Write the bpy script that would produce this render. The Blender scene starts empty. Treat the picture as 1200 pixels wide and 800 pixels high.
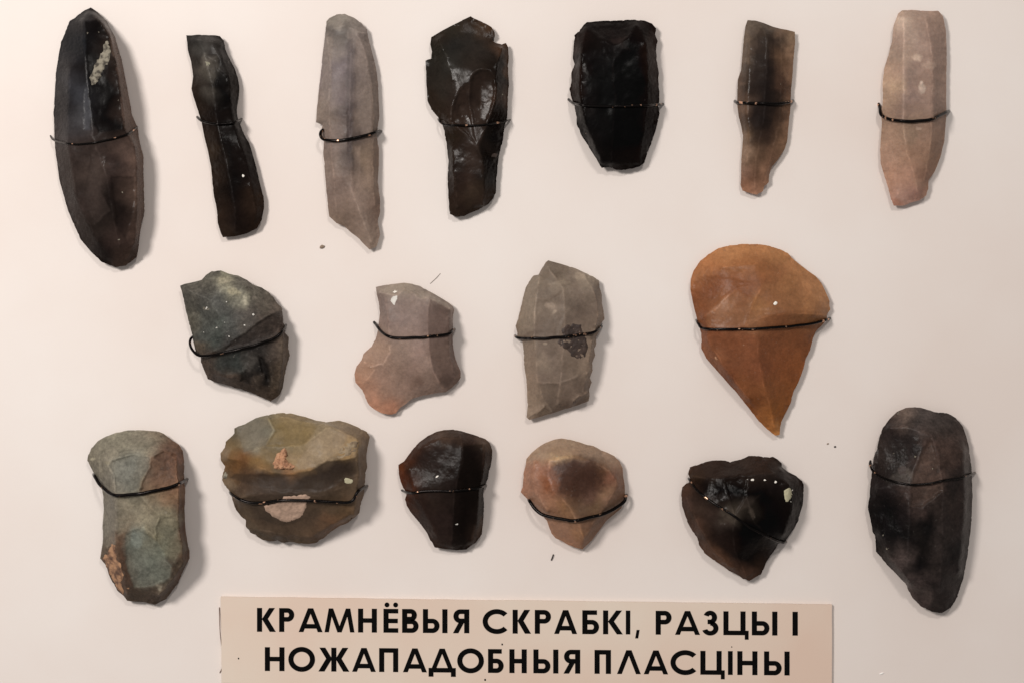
import bpy, math, random
import numpy as np
from mathutils import Vector
from mathutils.geometry import delaunay_2d_cdt

# ------------------------------------------------------------------ camera, light, exposure
PX = 0.0002                 # one photograph pixel on the board is 0.2 mm
CAM_D = 0.36                # camera height above the board
scene = bpy.context.scene
C = scene.collection

cam_data = bpy.data.cameras.new('camera')
cam = bpy.data.objects.new('camera', cam_data)
C.objects.link(cam)
cam.location = (0, 0, CAM_D)
cam_data.sensor_width = 36
cam_data.lens = 36 * CAM_D / (1200 * PX)
cam_data.clip_start = 0.01
cam_data.clip_end = 20
scene.camera = cam

world = bpy.data.worlds.new('World')
scene.world = world
world.use_nodes = True
bg = world.node_tree.nodes['Background']
bg.inputs[0].default_value = (1.0, 0.96, 0.93, 1)
bg.inputs[1].default_value = 0.27


def lamp(name, loc, target, power, size, color):
    d = bpy.data.lights.new(name, 'AREA')
    d.shape = 'DISK'
    d.size = size
    d.energy = power
    d.color = color
    o = bpy.data.objects.new(name, d)
    C.objects.link(o)
    o.location = loc
    o.rotation_euler = (Vector(target) - Vector(loc)).to_track_quat('-Z', 'Y').to_euler()
    return o



lamp('case_lamp', (-0.30, 0.20, 0.50), (0, 0, 0), 2.6, 0.13, (1.0, 0.945, 0.895))
lamp('case_lamp', (0.12, 0.35, 0.55), (0, 0, 0), 0.9, 0.07, (1.0, 0.95, 0.90))

scene.view_settings.view_transform = 'Standard'
scene.view_settings.look = 'None'
scene.view_settings.exposure = 0.0
scene.view_settings.gamma = 1.0

rng = np.random.default_rng(7)


# ------------------------------------------------------------------ helpers
def at(px, py, z=0.0):
    """point at height z (metres) seen at photograph pixel px, py"""
    k = PX * (CAM_D - z) / CAM_D
    return ((px - 600) * k, (400 - py) * k, z)


def srgb(h):
    c = [int(h[i:i + 2], 16) / 255 for i in (0, 2, 4)]
    return np.array([x / 12.92 if x <= 0.04045 else ((x + 0.055) / 1.055) ** 2.4 for x in c])


def hash2(ix, iy, seed):
    h = (ix.astype(np.int64) * 374761393 + iy.astype(np.int64) * 668265263 + seed * 1442695041) & 0xFFFFFFFF
    h = ((h ^ (h >> 13)) * 1274126177) & 0xFFFFFFFF
    h = h ^ (h >> 16)
    return (h & 0xFFFF) / 32767.5 - 1.0


def vnoise(x, y, seed):
    ix, iy = np.floor(x), np.floor(y)
    fx, fy = x - ix, y - iy
    fx = fx * fx * fx * (fx * (fx * 6 - 15) + 10)
    fy = fy * fy * fy * (fy * (fy * 6 - 15) + 10)
    a, b = hash2(ix, iy, seed), hash2(ix + 1, iy, seed)
    c, d = hash2(ix, iy + 1, seed), hash2(ix + 1, iy + 1, seed)
    return (a * (1 - fx) + b * fx) * (1 - fy) + (c * (1 - fx) + d * fx) * fy


def fbm(x, y, seed, octv=4):
    s, a = 0, 1.0
    for o in range(octv):
        s = s + a * vnoise(x * 2 ** o + 17.3 * o, y * 2 ** o - 9.1 * o, seed + o)
        a *= 0.5
    return s / 1.6


def link(name, me, mat, parent=None):
    o = bpy.data.objects.new(name, me)
    C.objects.link(o)
    if mat is not None:
        me.materials.append(mat)
    if parent is not None:
        o.parent = parent
    return o


def tag(o, label, cat, group=None, kind=None):
    if label:
        o['label'] = label
    if cat:
        o['category'] = cat
    if group:
        o['group'] = group
    if kind:
        o['kind'] = kind
    return o


def densify(pts, step, closed=True):
    """pts (n,k) -> resampled polyline keeping the corners"""
    out = []
    n = len(pts)
    for i in range(n if closed else n - 1):
        a, b = pts[i], pts[(i + 1) % n]
        m = max(1, int(round(np.hypot(*(b - a)[:2]) / step)))
        for k in range(m):
            out.append(a + (b - a) * k / m)
    if not closed:
        out.append(pts[-1])
    return np.array(out)


def inside(poly, p):
    x, y = p[:, 0], p[:, 1]
    res = np.zeros(len(p), bool)
    n = len(poly)
    for i in range(n):
        x0, y0 = poly[i, :2]
        x1, y1 = poly[(i + 1) % n, :2]
        if y0 == y1:
            continue
        c = ((y0 > y) != (y1 > y)) & (x < (x1 - x0) * (y - y0) / (y1 - y0) + x0)
        res ^= c
    return res


def mind(p, q):
    """distance of each p to the nearest q"""
    d = np.full(len(p), 1e9)
    for i in range(0, len(p), 2000):
        e = p[i:i + 2000, None, :2] - q[None, :, :2]
        d[i:i + 2000] = np.sqrt((e ** 2).sum(-1).min(1))
    return d


def cdt(points, edges):
    r = delaunay_2d_cdt([Vector((float(p[0]), float(p[1]))) for p in points], edges, [], 1, 1e-5)
    V = np.array([(v[0], v[1]) for v in r[0]])
    T = [f for f in r[2] if len(f) == 3]
    return V, np.array(T, int), r[3]


def seg_z(p, segs):
    """height of the nearest point on any segment"""
    A, B = segs[:, 0], segs[:, 1]
    d = B[:, :2] - A[:, :2]
    L = (d ** 2).sum(1) + 1e-9
    t = np.clip(((p[None, :] - A[:, :2]) * d).sum(1) / L, 0, 1)
    q = A + (B - A) * t[:, None]
    i = ((q[:, :2] - p) ** 2).sum(1).argmin()
    return q[i, 2]


# ------------------------------------------------------------------ materials
def nodes_of(mat):
    mat.use_nodes = True
    nt = mat.node_tree
    return nt, nt.nodes, nt.links, nt.nodes['Principled BSDF']


def stone_material(name, rough=0.42, mottle=0.35, scale=260, bump=0.25, sss=0.0, vein=0.0, specks=0.0, spec=0.5, fine=0.4):
    m = bpy.data.materials.new(name)
    nt, N, L, P = nodes_of(m)
    tc = N.new('ShaderNodeTexCoord')
    at_ = N.new('ShaderNodeAttribute')
    at_.attribute_name = 'mineral_and_glow'
    n1 = N.new('ShaderNodeTexNoise')
    n1.inputs['Scale'].default_value = scale
    n1.inputs['Detail'].default_value = 7
    n1.inputs['Roughness'].default_value = 0.65
    L.new(tc.outputs['Object'], n1.inputs['Vector'])
    mr = N.new('ShaderNodeMapRange')
    mr.inputs[1].default_value = 0.28
    mr.inputs[2].default_value = 0.72
    mr.inputs[3].default_value = 1 - mottle
    mr.inputs[4].default_value = 1 + mottle
    L.new(n1.outputs['Fac'], mr.inputs[0])
    mul = N.new('ShaderNodeVectorMath')
    mul.operation = 'SCALE'
    L.new(at_.outputs['Color'], mul.inputs[0])
    L.new(mr.outputs[0], mul.inputs['Scale'])
    nf = N.new('ShaderNodeTexNoise')
    nf.inputs['Scale'].default_value = 1300
    nf.inputs['Detail'].default_value = 5
    nf.inputs['Roughness'].default_value = 0.7
    L.new(tc.outputs['Object'], nf.inputs['Vector'])
    mf = N.new('ShaderNodeMapRange')
    mf.inputs[1].default_value = 0.3
    mf.inputs[2].default_value = 0.7
    mf.inputs[3].default_value = 1 - 0.4 * fine
    mf.inputs[4].default_value = 1 + 0.4 * fine
    L.new(nf.outputs['Fac'], mf.inputs[0])
    mul2 = N.new('ShaderNodeVectorMath')
    mul2.operation = 'SCALE'
    L.new(mul.outputs[0], mul2.inputs[0])
    L.new(mf.outputs[0], mul2.inputs['Scale'])
    col = mul2.outputs[0]
    # fine pale grains in the stone
    if specks > 0:
        v = N.new('ShaderNodeTexNoise')
        v.inputs['Scale'].default_value = 1500
        v.inputs['Detail'].default_value = 3
        L.new(tc.outputs['Object'], v.inputs['Vector'])
        r = N.new('ShaderNodeMapRange')
        r.inputs[1].default_value = 0.66
        r.inputs[2].default_value = 0.74
        r.inputs[3].default_value = 0
        r.inputs[4].default_value = specks
        L.new(v.outputs['Fac'], r.inputs[0])
        mx = N.new('ShaderNodeMix')
        mx.data_type = 'RGBA'
        L.new(r.outputs[0], mx.inputs['Factor'])
        L.new(col, mx.inputs['A'])
        mx.inputs['B'].default_value = (0.42, 0.39, 0.34, 1)
        col = mx.outputs['Result']
    L.new(col, P.inputs['Base Color'])
    # gloss is uneven: worn and waxy areas
    n2 = N.new('ShaderNodeTexNoise')
    n2.inputs['Scale'].default_value = scale * 0.6
    n2.inputs['Detail'].default_value = 5
    L.new(tc.outputs['Object'], n2.inputs['Vector'])
    rr = N.new('ShaderNodeMapRange')
    rr.inputs[1].default_value = 0.3
    rr.inputs[2].default_value = 0.7
    rr.inputs[3].default_value = rough * 0.75
    rr.inputs[4].default_value = rough * 1.35
    L.new(n2.outputs['Fac'], rr.inputs[0])
    L.new(rr.outputs[0], P.inputs['Roughness'])
    P.inputs['IOR'].default_value = 1.54
    P.inputs['Specular IOR Level'].default_value = spec
    n3 = N.new('ShaderNodeTexNoise')
    n3.inputs['Scale'].default_value = 900
    n3.inputs['Detail'].default_value = 8
    n3.inputs['Roughness'].default_value = 0.7
    L.new(tc.outputs['Object'], n3.inputs['Vector'])
    b = N.new('ShaderNodeBump')
    b.inputs['Strength'].default_value = bump
    b.inputs['Distance'].default_value = 0.0004
    L.new(n3.outputs['Fac'], b.inputs['Height'])
    L.new(b.outputs[0], P.inputs['Normal'])
    if sss:
        P.inputs['Subsurface Weight'].default_value = sss
        P.inputs['Subsurface Radius'].default_value = (1.0, 0.65, 0.45)
        P.inputs['Subsurface Scale'].default_value = 0.0012
    return m


def plain(name, col, rough=0.7, mott=0.15, scale=400, bump=0.3, metal=0.0):
    m = bpy.data.materials.new(name)
    nt, N, L, P = nodes_of(m)
    tc = N.new('ShaderNodeTexCoord')
    n = N.new('ShaderNodeTexNoise')
    n.inputs['Scale'].default_value = scale
    n.inputs['Detail'].default_value = 7
    L.new(tc.outputs['Object'], n.inputs['Vector'])
    r = N.new('ShaderNodeMapRange')
    r.inputs[1].default_value = 0.28
    r.inputs[2].default_value = 0.72
    r.inputs[3].default_value = 1 - mott
    r.inputs[4].default_value = 1 + mott
    L.new(n.outputs['Fac'], r.inputs[0])
    mul = N.new('ShaderNodeVectorMath')
    mul.operation = 'SCALE'
    mul.inputs[0].default_value = tuple(srgb(col))
    L.new(r.outputs[0], mul.inputs['Scale'])
    L.new(mul.outputs[0], P.inputs['Base Color'])
    P.inputs['Roughness'].default_value = rough
    P.inputs['Metallic'].default_value = metal
    b = N.new('ShaderNodeBump')
    b.inputs['Strength'].default_value = bump
    b.inputs['Distance'].default_value = 0.0003
    L.new(n.outputs['Fac'], b.inputs['Height'])
    L.new(b.outputs[0], P.inputs['Normal'])
    return m


def two_tone(name, a, b_, scale, lo, hi, rough, metal, bump=0.1, dist=0.0002, rough2=None):
    """colour a with patches of b"""
    m = bpy.data.materials.new(name)
    nt, N, L, P = nodes_of(m)
    tc = N.new('ShaderNodeTexCoord')
    n = N.new('ShaderNodeTexNoise')
    n.inputs['Scale'].default_value = scale
    n.inputs['Detail'].default_value = 5
    L.new(tc.outputs['Object'], n.inputs['Vector'])
    r = N.new('ShaderNodeMapRange')
    r.inputs[1].default_value = lo
    r.inputs[2].default_value = hi
    L.new(n.outputs['Fac'], r.inputs[0])
    mx = N.new('ShaderNodeMix')
    mx.data_type = 'RGBA'
    mx.inputs['A'].default_value = (*srgb(a), 1)
    mx.inputs['B'].default_value = (*srgb(b_), 1)
    L.new(r.outputs[0], mx.inputs['Factor'])
    L.new(mx.outputs['Result'], P.inputs['Base Color'])
    P.inputs['Roughness'].default_value = rough
    P.inputs['Metallic'].default_value = metal
    f = N.new('ShaderNodeTexNoise')
    f.inputs['Scale'].default_value = 1400
    f.inputs['Detail'].default_value = 6
    L.new(tc.outputs['Object'], f.inputs['Vector'])
    b = N.new('ShaderNodeBump')
    b.inputs['Strength'].default_value = bump
    b.inputs['Distance'].default_value = dist
    L.new(f.outputs['Fac'], b.inputs['Height'])
    L.new(b.outputs[0], P.inputs['Normal'])
    return m


M_board = two_tone('off_white_board', 'e9e1dc', 'e3d7d0', 14, 0.35, 0.65, 0.55, 0.0, 0.10, 0.0001)
M_card = two_tone('beige_card', 'decfc0', 'dac1b0', 22, 0.35, 0.65, 0.6, 0.0, 0.08, 0.0001)
M_ink = plain('black_ink', '080707', 0.9, 0.1, 900, 0.0)
M_ink.node_tree.nodes['Principled BSDF'].inputs['Specular IOR Level'].default_value = 0.08
M_wire = two_tone('dark_copper_wire', '100b0a', 'd0a488', 700, 0.625, 0.66, 0.25, 0.8, 0.1, 0.0001)  # pale patches: bare copper, and glints painted into the colour

# ------------------------------------------------------------------ board
def box_mesh(name, x0, x1, y0, y1, z0, z1):
    v = [(x0, y0, z0), (x1, y0, z0), (x1, y1, z0), (x0, y1, z0), (x0, y0, z1), (x1, y0, z1), (x1, y1, z1), (x0, y1, z1)]
    f = [(3, 2, 1, 0), (4, 5, 6, 7), (0, 1, 5, 4), (1, 2, 6, 5), (2, 3, 7, 6), (3, 0, 4, 7)]
    me = bpy.data.meshes.new(name)
    me.from_pydata(v, [], f)
    return me


board = link('mounting_board', box_mesh('mounting_board', -0.24, 0.24, -0.18, 0.18, -0.005, 0.0), M_board)
tag(board, 'off-white display board the flints are wired to', 'board', kind='structure')

# ------------------------------------------------------------------ stones
TONE = {3: (.92, .88, .86), 4: (.80, .79, .78), 5: (.8, .79, .78), 7: (.94, .87, .82), 8: (1.02, .99, .95), 9: (1.04, .95, .90), 10: (.95, .89, .83),
        11: (.92, .82, .72), 12: (1.0, .97, .92), 13: (1.03, .96, .87), 14: (1.1, 1.08, 1.07), 15: (1.05, .95, .88)}
# overall tone of each stone, from the photograph
GAIN = {1: (0.678, 0.608, 0.605), 2: (0.693, 0.706, 0.727), 3: (0.944, 0.971, 0.997), 4: (0.69, 0.597, 0.524), 5: (0.366, 0.3, 0.3), 6: (1.148, 1.169, 1.164), 7: (1.065, 1.109, 1.15), 8: (0.882, 0.897, 0.916), 9: (1.077, 1.122, 1.166), 10: (1.072, 1.115, 1.145), 11: (1.146, 1.139, 1.041), 12: (0.983, 1.0, 0.999), 13: (0.958, 0.969, 0.94), 14: (0.845, 0.708, 0.636), 15: (1.198, 1.217, 1.208), 16: (0.894, 0.815, 0.759), 17: (0.867, 0.868, 0.888)}


def toned(h, seed):
    t = TONE.get(seed, (1, .98, .96))
    c = srgb(''.join('%02x' % min(255, int(int(h[i:i + 2], 16) * t[i // 2])) for i in (0, 2, 4)))
    return c * 0.9 + 0.1 * c.mean() * np.array((1.06, 1.0, 0.94))

STEP = 1.25
LIFT = 0.75                 # mm the thin edges stand off the board


def sm(t):
    t = np.clip(t, 0, 1)
    return 0.4 * t + 0.6 * t * t * (3 - 2 * t) + 1e-6


class Stone:
    """a knapped stone: outline and ridges read off the photograph in crop units, heights in mm"""

    def __init__(self, crop, name, label, cat, mat, outline, ridges, colors, rim=1.2, rims=None,
                 serr=0.5, lump=0.22, soft=2, seed=1, blur=1.0, micro=0.018, spots=(), scars=()):
        ox, oy, s = crop
        self.crop = crop
        seed0 = seed * 31
        conv = lambda p: np.array([ox + p[0] / s, oy + p[1] / s])
        self.conv = conv
        out = np.array([[*conv(p), p[2] if len(p) > 2 else rim] for p in outline])
        rid = [np.array([[*conv(p), p[2] if p[2] < 5 else 5 + 0.62 * (p[2] - 5)] for p in r]) for r in ridges]
        # coarse faceted surface
        pts, edges = list(out), [(i, (i + 1) % len(out)) for i in range(len(out))]
        for r in rid:
            b = len(pts)
            pts += list(r)
            edges += [(b + i, b + i + 1) for i in range(len(r) - 1)]
        pts = np.array(pts)
        V, T, orig = cdt(pts, edges)
        segs = np.array([(pts[a], pts[b]) for a, b in edges])
        Z = np.array([pts[o[0], 2] if len(o) else seg_z(V[i], segs) for i, o in enumerate(orig)])
        # fine outline with chipped, slightly irregular edge
        fo = densify(out, STEP)
        nrm = np.roll(fo[:, :2], -1, 0) - np.roll(fo[:, :2], 1, 0)
        nrm = np.stack([nrm[:, 1], -nrm[:, 0]], 1) / (np.linalg.norm(nrm, axis=1)[:, None] + 1e-9)
        off = serr * (0.45 * vnoise(fo[:, 0] / 7, fo[:, 1] / 7, seed0) - 1.3 * np.maximum(0, vnoise(fo[:, 0] / 2.6, fo[:, 1] / 2.6, seed0 + 5) - 0.3))
        fo2 = fo[:, :2] + nrm * off[:, None]
        n = len(fo2)
        fp, fe = [fo2], [(i, (i + 1) % n) for i in range(n)]
        cnt = n
        rpts = []
        for r in rid:
            if len(r) < 2:
                continue
            d = densify(r, STEP, False)
            w = 0.9
            d[1:-1, 0] += w * vnoise(d[1:-1, 0] / 6, d[1:-1, 1] / 6, seed0 + 3)
            d[1:-1, 1] += w * vnoise(d[1:-1, 0] / 6, d[1:-1, 1] / 6, seed0 + 4)
            d = d[mind(d, fo2) > 1.3]
            if len(d) < 2:
                continue
            fp.append(d[:, :2])
            rpts.append(d)
            cnt += len(d)
        lo, hi = out[:, :2].min(0), out[:, :2].max(0)
        gx, gy = np.meshgrid(np.arange(lo[0], hi[0], STEP), np.arange(lo[1], hi[1], STEP * 0.87))
        gx[1::2] += STEP / 2
        g = np.stack([gx.ravel(), gy.ravel()], 1) + rng.uniform(-0.28, 0.28, (gx.size, 2))
        g = g[inside(fo2, g)]
        g = g[mind(g, fo2) > 0.9]
        if rpts:
            g = g[mind(g, np.concatenate(rpts)) > 0.8]
        fp.append(g)
        P, TT, og = cdt(np.concatenate(fp), fe)
        # heights on the fine surface
        z = np.full(len(P), np.nan)
        for t in T:
            a, b, c = V[t]
            det = (b[1] - c[1]) * (a[0] - c[0]) + (c[0] - b[0]) * (a[1] - c[1])
            if abs(det) < 1e-9:
                continue
            l1 = ((b[1] - c[1]) * (P[:, 0] - c[0]) + (c[0] - b[0]) * (P[:, 1] - c[1])) / det
            l2 = ((c[1] - a[1]) * (P[:, 0] - c[0]) + (a[0] - c[0]) * (P[:, 1] - c[1])) / det
            l3 = 1 - l1 - l2
            m = (l1 > -1e-4) & (l2 > -1e-4) & (l3 > -1e-4)
            z[m] = l1[m] * Z[t[0]] + l2[m] * Z[t[1]] + l3[m] * Z[t[2]]
        bad = np.isnan(z)
        for i in np.where(bad)[0]:
            z[i] = seg_z(P[i], segs)
        # relax inside the facets, ridges pinned
        E = np.concatenate([TT[:, [0, 1]], TT[:, [1, 2]], TT[:, [2, 0]]])
        E = np.unique(np.sort(E, 1), axis=0)
        deg = np.bincount(E.ravel(), minlength=len(P)).astype(float)
        isout = np.zeros(len(P), bool)
        dO = mind(P, fo2)
        isout[dO < 0.05] = True
        pin = isout.copy()
        if rpts:
            pin |= mind(P, np.concatenate(rpts)) < 0.1

        def lap(z, free, k):
            for _ in range(k):
                s_ = np.bincount(E[:, 0], z[E[:, 1]], len(P)) + np.bincount(E[:, 1], z[E[:, 0]], len(P))
                zn = s_ / np.maximum(deg, 1)
                z = np.where(free, zn, z)
            return z
        z = lap(z, ~pin, 45)
        z = lap(z, ~isout, max(0, soft - 1))
        x, y = P[:, 0], P[:, 1]
        fade = np.clip(dO / 6, 0, 1)
        z = z + lump * fbm(x / 26, y / 26, seed0 + 9, 3) * fade
        z = z + micro * fbm(x / 5, y / 5, seed0 + 11, 3) * np.clip(dO / 3, 0.15, 1)
        # flake scars: shallow hollows with a crisp edge, tints mix patina with painted facet shade and sheen
        jx = x + 1.6 * fbm(x / 7, y / 7, seed0 + 61, 3)
        jy = y + 1.6 * fbm(x / 7, y / 7, seed0 + 67, 3)
        jp = np.stack([jx, jy], 1)
        tints = []
        for poly, depth, hx, st in scars:
            pl = np.array([conv(p) for p in poly])
            ins = inside(pl, jp)
            ed = mind(jp[ins], densify(pl, 1.0))
            z[ins] -= depth * (0.65 * np.clip(ed / 2.6, 0, 1) + 0.35 * np.clip(ed / 12, 0, 1)) * fade[ins]
            if hx:
                tints.append((ins, st * np.clip(ed / 1.6, 0, 1), hx))
        # crushed little chips along the edge
        chip = np.clip(1 - dO / 7, 0, 1) * np.clip(vnoise(x / 4.5, y / 4.5, seed0 + 21) - 0.1, 0, 1)
        z = np.maximum(z - 0.3 * chip * np.minimum(z, 2), 0.35) + LIFT
        self.P, self.z, self.fo = P, z, fo2
        # mineral colours, with thin-edge glow, sheens and recess shade painted in
        cp = np.array([conv(c) for c in colors])
        cc = np.array([toned(c[2], seed) for c in colors])
        wx = x + 3.5 * fbm(x / 12, y / 12, seed0 + 31, 5)
        wy = y + 3.5 * fbm(x / 12, y / 12, seed0 + 37, 5)
        d2 = (wx[:, None] - cp[None, :, 0]) ** 2 + (wy[:, None] - cp[None, :, 1]) ** 2
        w = 1 / (d2 + 7 * blur) ** 2.6
        col = (w[:, :, None] * cc[None]).sum(1) / w.sum(1)[:, None]
        # linear between the sampled colours, so that a row of dark samples reads as one dark band
        dd = ((out[:, None, :2] - cp[None]) ** 2).sum(-1)
        ww = 1 / (dd + 9) ** 2.5
        oc = (ww[:, :, None] * cc[None]).sum(1) / ww.sum(1)[:, None]
        ap = np.concatenate([cp, out[:, :2] + (out[:, :2] - out[:, :2].mean(0)) * 0.12])
        ac = np.concatenate([cc, oc])
        r3 = delaunay_2d_cdt([Vector((float(p[0]), float(p[1]))) for p in ap], [], [], 0, 1e-5)
        V3 = np.array([(v[0], v[1]) for v in r3[0]])
        C3 = np.array([ac[o[0]] for o in r3[3]])
        lin = np.full((len(P), 3), np.nan)
        for t in r3[2]:
            if len(t) != 3:
                continue
            a, b, c = V3[t[0]], V3[t[1]], V3[t[2]]
            det = (b[1] - c[1]) * (a[0] - c[0]) + (c[0] - b[0]) * (a[1] - c[1])
            if abs(det) < 1e-6:
                continue
            l1 = ((b[1] - c[1]) * (wx - c[0]) + (c[0] - b[0]) * (wy - c[1])) / det
            l2 = ((c[1] - a[1]) * (wx - c[0]) + (a[0] - c[0]) * (wy - c[1])) / det
            l3 = 1 - l1 - l2
            m = (l1 > -1e-4) & (l2 > -1e-4) & (l3 > -1e-4)
            L1, L2, L3 = [sm(q[m]) for q in (l1, l2, l3)]
            S3 = L1 + L2 + L3
            lin[m] = (L1[:, None] * C3[t[0]] + L2[:, None] * C3[t[1]] + L3[:, None] * C3[t[2]]) / S3[:, None]
        ok = ~np.isnan(lin[:, 0])
        col[ok] = 0.9 * lin[ok] + 0.1 * col[ok]
        k = 1 + 0.12 * fbm(x / 9, y / 9, seed0 + 41, 4)
        col = col * k[:, None]
        for ins, f, hx in tints:
            col[ins] = col[ins] * (1 - f[:, None]) + toned(hx, seed) * f[:, None]
        # ridges rubbed paler, with ridge glints painted in as well
        if rpts:
            rd = mind(P, np.concatenate(rpts))
            wear_glint = np.clip(1.4 - rd, 0, 1) * np.clip(0.55 + 0.9 * fbm(x / 6, y / 6, seed0 + 71), 0, 1)
            col = col * (1 + 0.38 * wear_glint[:, None]) + 0.006 * wear_glint[:, None]
        # soft-edged mineral spots
        for sx, sy, rx, ry, hx, st in spots:
            q = conv((sx, sy))
            e = np.sqrt(((wx - q[0]) * s / rx) ** 2 + ((wy - q[1]) * s / ry) ** 2) + 0.35 * fbm(x / 4, y / 4, seed0 + 51)
            f = st * np.clip((1.25 - e) / 0.5, 0, 1)[:, None]
            col = col * (1 - f) + toned(hx, seed) * f
        col = col * np.array(GAIN.get(seed, (1, 1, 1)))
        # mesh: top surface, underside turned in below the edge
        loop = [i for i in np.where(isout)[0]]
        top = [at(px, py, zz / 1000) for px, py, zz in zip(x, y, z)]
        order = []
        for p in fo2:
            order.append(int(((P - p) ** 2).sum(1).argmin()))
        cen = fo2.mean(0)
        verts = list(top)
        m0 = len(verts)
        for i, k_ in enumerate(order):
            q = P[k_] - nrm[i] * 0.0
            X, Y, Zz = top[k_]
            inn = (cen - P[k_]) / (np.linalg.norm(cen - P[k_]) + 1e-9)
            verts.append((X + inn[0] * 5.0 * PX, Y - inn[1] * 5.0 * PX, 0.0001))
        faces = []
        Tt = TT
        a, b, c = P[Tt[:, 0]], P[Tt[:, 1]], P[Tt[:, 2]]
        area = (b[:, 0] - a[:, 0]) * (c[:, 1] - a[:, 1]) - (b[:, 1] - a[:, 1]) * (c[:, 0] - a[:, 0])
        for t, ar in zip(Tt, area):
            # the photograph's y runs down, so a negative area faces the camera
            faces.append((int(t[0]), int(t[1]), int(t[2])) if ar < 0 else (int(t[0]), int(t[2]), int(t[1])))
        sgn = sum(fo2[i, 0] * fo2[(i + 1) % n, 1] - fo2[(i + 1) % n, 0] * fo2[i, 1] for i in range(n))
        for i in range(n):
            j = (i + 1) % n
            q = (order[i], m0 + i, m0 + j, order[j])
            faces.append(q if sgn < 0 else q[::-1])
        ring = [m0 + i for i in range(n)]
        faces.append(tuple(ring[::-1]) if sgn < 0 else tuple(ring))
        base = np.array(at(*cen, 0))
        verts = [tuple(np.array(v) - base) for v in verts]
        me = bpy.data.meshes.new(name)
        me.from_pydata(verts, [], faces)
        at_ = me.color_attributes.new('mineral_and_glow', 'FLOAT_COLOR', 'POINT')
        full = np.ones((len(verts), 4))
        full[:m0, :3] = np.clip(col, 0.002, 0.9)
        full[m0:, :3] = full[order, :3]
        at_.data.foreach_set('color', full.ravel())
        me.shade_smooth()
        rimset = set()
        for i in range(n):
            rimset.add((min(order[i], order[(i + 1) % n]), max(order[i], order[(i + 1) % n])))
        ev = np.empty(len(me.edges) * 2, np.int32)
        me.edges.foreach_get('vertices', ev)
        ev = np.sort(ev.reshape(-1, 2), 1)
        sharp = np.array([(int(a), int(b)) in rimset for a, b in ev])
        sa = me.attributes.new('sharp_edge', 'BOOLEAN', 'EDGE')
        sa.data.foreach_set('value', sharp)
        self.obj = link(name, me, mat)
        self.obj.location = base
        self.base = base
        tag(self.obj, label, cat, 'knapped flints wired to the board')

    def height(self, p):
        """surface height in mm at photograph pixels p, 0 off the stone"""
        p = np.atleast_2d(p)
        ins = inside(self.fo, p)
        out = np.zeros(len(p))
        for i in np.where(ins)[0]:
            d2 = ((self.P - p[i]) ** 2).sum(1)
            k = np.argpartition(d2, 4)[:4]
            w = 1 / (d2[k] + 0.05)
            out[i] = (w * self.z[k]).sum() / w.sum()
        return out

    def patch(self, name, poly, mat, raise_mm=0.12, bumps=0.06, label=None, jag=0.7, seed=5, step=1.1):
        """a crust, inclusion, chip or painted glint lying on the stone, a part of it"""
        ol = np.array([self.conv(p) for p in poly])
        d = densify(ol, step)
        d = d + jag * np.stack([vnoise(d[:, 0] / 3, d[:, 1] / 3, seed), vnoise(d[:, 0] / 3, d[:, 1] / 3, seed + 1)], 1)
        n = len(d)
        lo, hi = d.min(0), d.max(0)
        gx, gy = np.meshgrid(np.arange(lo[0], hi[0], step), np.arange(lo[1], hi[1], step))
        g = np.stack([gx.ravel(), gy.ravel()], 1) + rng.uniform(-.2, .2, (gx.size, 2))
        g = g[inside(d, g)]
        if len(g):
            g = g[mind(g, d) > 0.6 * step]
        P, T, _ = cdt(np.concatenate([d, g]), [(i, (i + 1) % n) for i in range(n)])
        z = np.maximum(self.height(P), 0.3)
        de = mind(P, d)
        dome = np.clip(de / 2.2, 0, 1) ** 0.6
        z = z - 0.05 + (raise_mm + 0.05) * dome + bumps * dome * fbm(P[:, 0] / 3.5, P[:, 1] / 3.5, seed + 7, 3)
        vs = [tuple(np.array(at(a, b, c / 1000)) - self.base) for a, b, c in zip(P[:, 0], P[:, 1], z)]
        fs = []
        for t in T:
            a, b, c = P[t]
            ar = (b[0] - a[0]) * (c[1] - a[1]) - (b[1] - a[1]) * (c[0] - a[0])
            fs.append(tuple(int(i) for i in (t if ar < 0 else t[::-1])))
        me = bpy.data.meshes.new(name)
        me.from_pydata(vs, [], fs)
        me.shade_smooth()
        o = link(name, me, mat, self.obj)
        if label:
            o['label'] = label
        return o

    def blob(self, name, x, y, rx, ry, mat, seed=3, ang=0.0, **kw):
        pts = []
        for k in range(12):
            t = 2 * math.pi * k / 12
            r = 1 + 0.07 * math.sin(3 * t + seed) + 0.08 * math.sin(4 * t + 2 * seed) + 0.1 * math.sin(2 * t + 3 * seed)
            u, v = rx * r * math.cos(t), ry * r * math.sin(t)
            pts.append((x + u * math.cos(ang) - v * math.sin(ang), y + u * math.sin(ang) + v * math.cos(ang)))
        return self.patch(name, pts, mat, seed=seed, jag=kw.pop('jag', 0.25), step=kw.pop('step', 0.7), **kw)

    def wire(self, path, r, label, seed=1):
        """wire pulled taut over the stone, both ends going down into the board"""
        p = np.array([self.conv(q) for q in path])
        # smooth curve through the points
        k = len(p)
        ext = np.concatenate([[2 * p[0] - p[1]], p, [2 * p[-1] - p[-2]]])
        cv = []
        for i in range(k - 1):
            a, b, c, d = ext[i:i + 4]
            m = max(3, int(np.hypot(*(c - b)) / 1.2))
            for t in np.arange(m) / m:
                cv.append(0.5 * (2 * b + (c - a) * t + (2 * a - 5 * b + 4 * c - d) * t * t + (3 * b - a - 3 * c + d) * t ** 3))
        cv.append(p[-1])
        cv = np.array(cv)
        cv += 0.35 * np.stack([vnoise(cv[:, 0] / 15, cv[:, 1] / 15, seed), vnoise(cv[:, 0] / 11, cv[:, 1] / 11, seed + 9)], 1)
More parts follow.
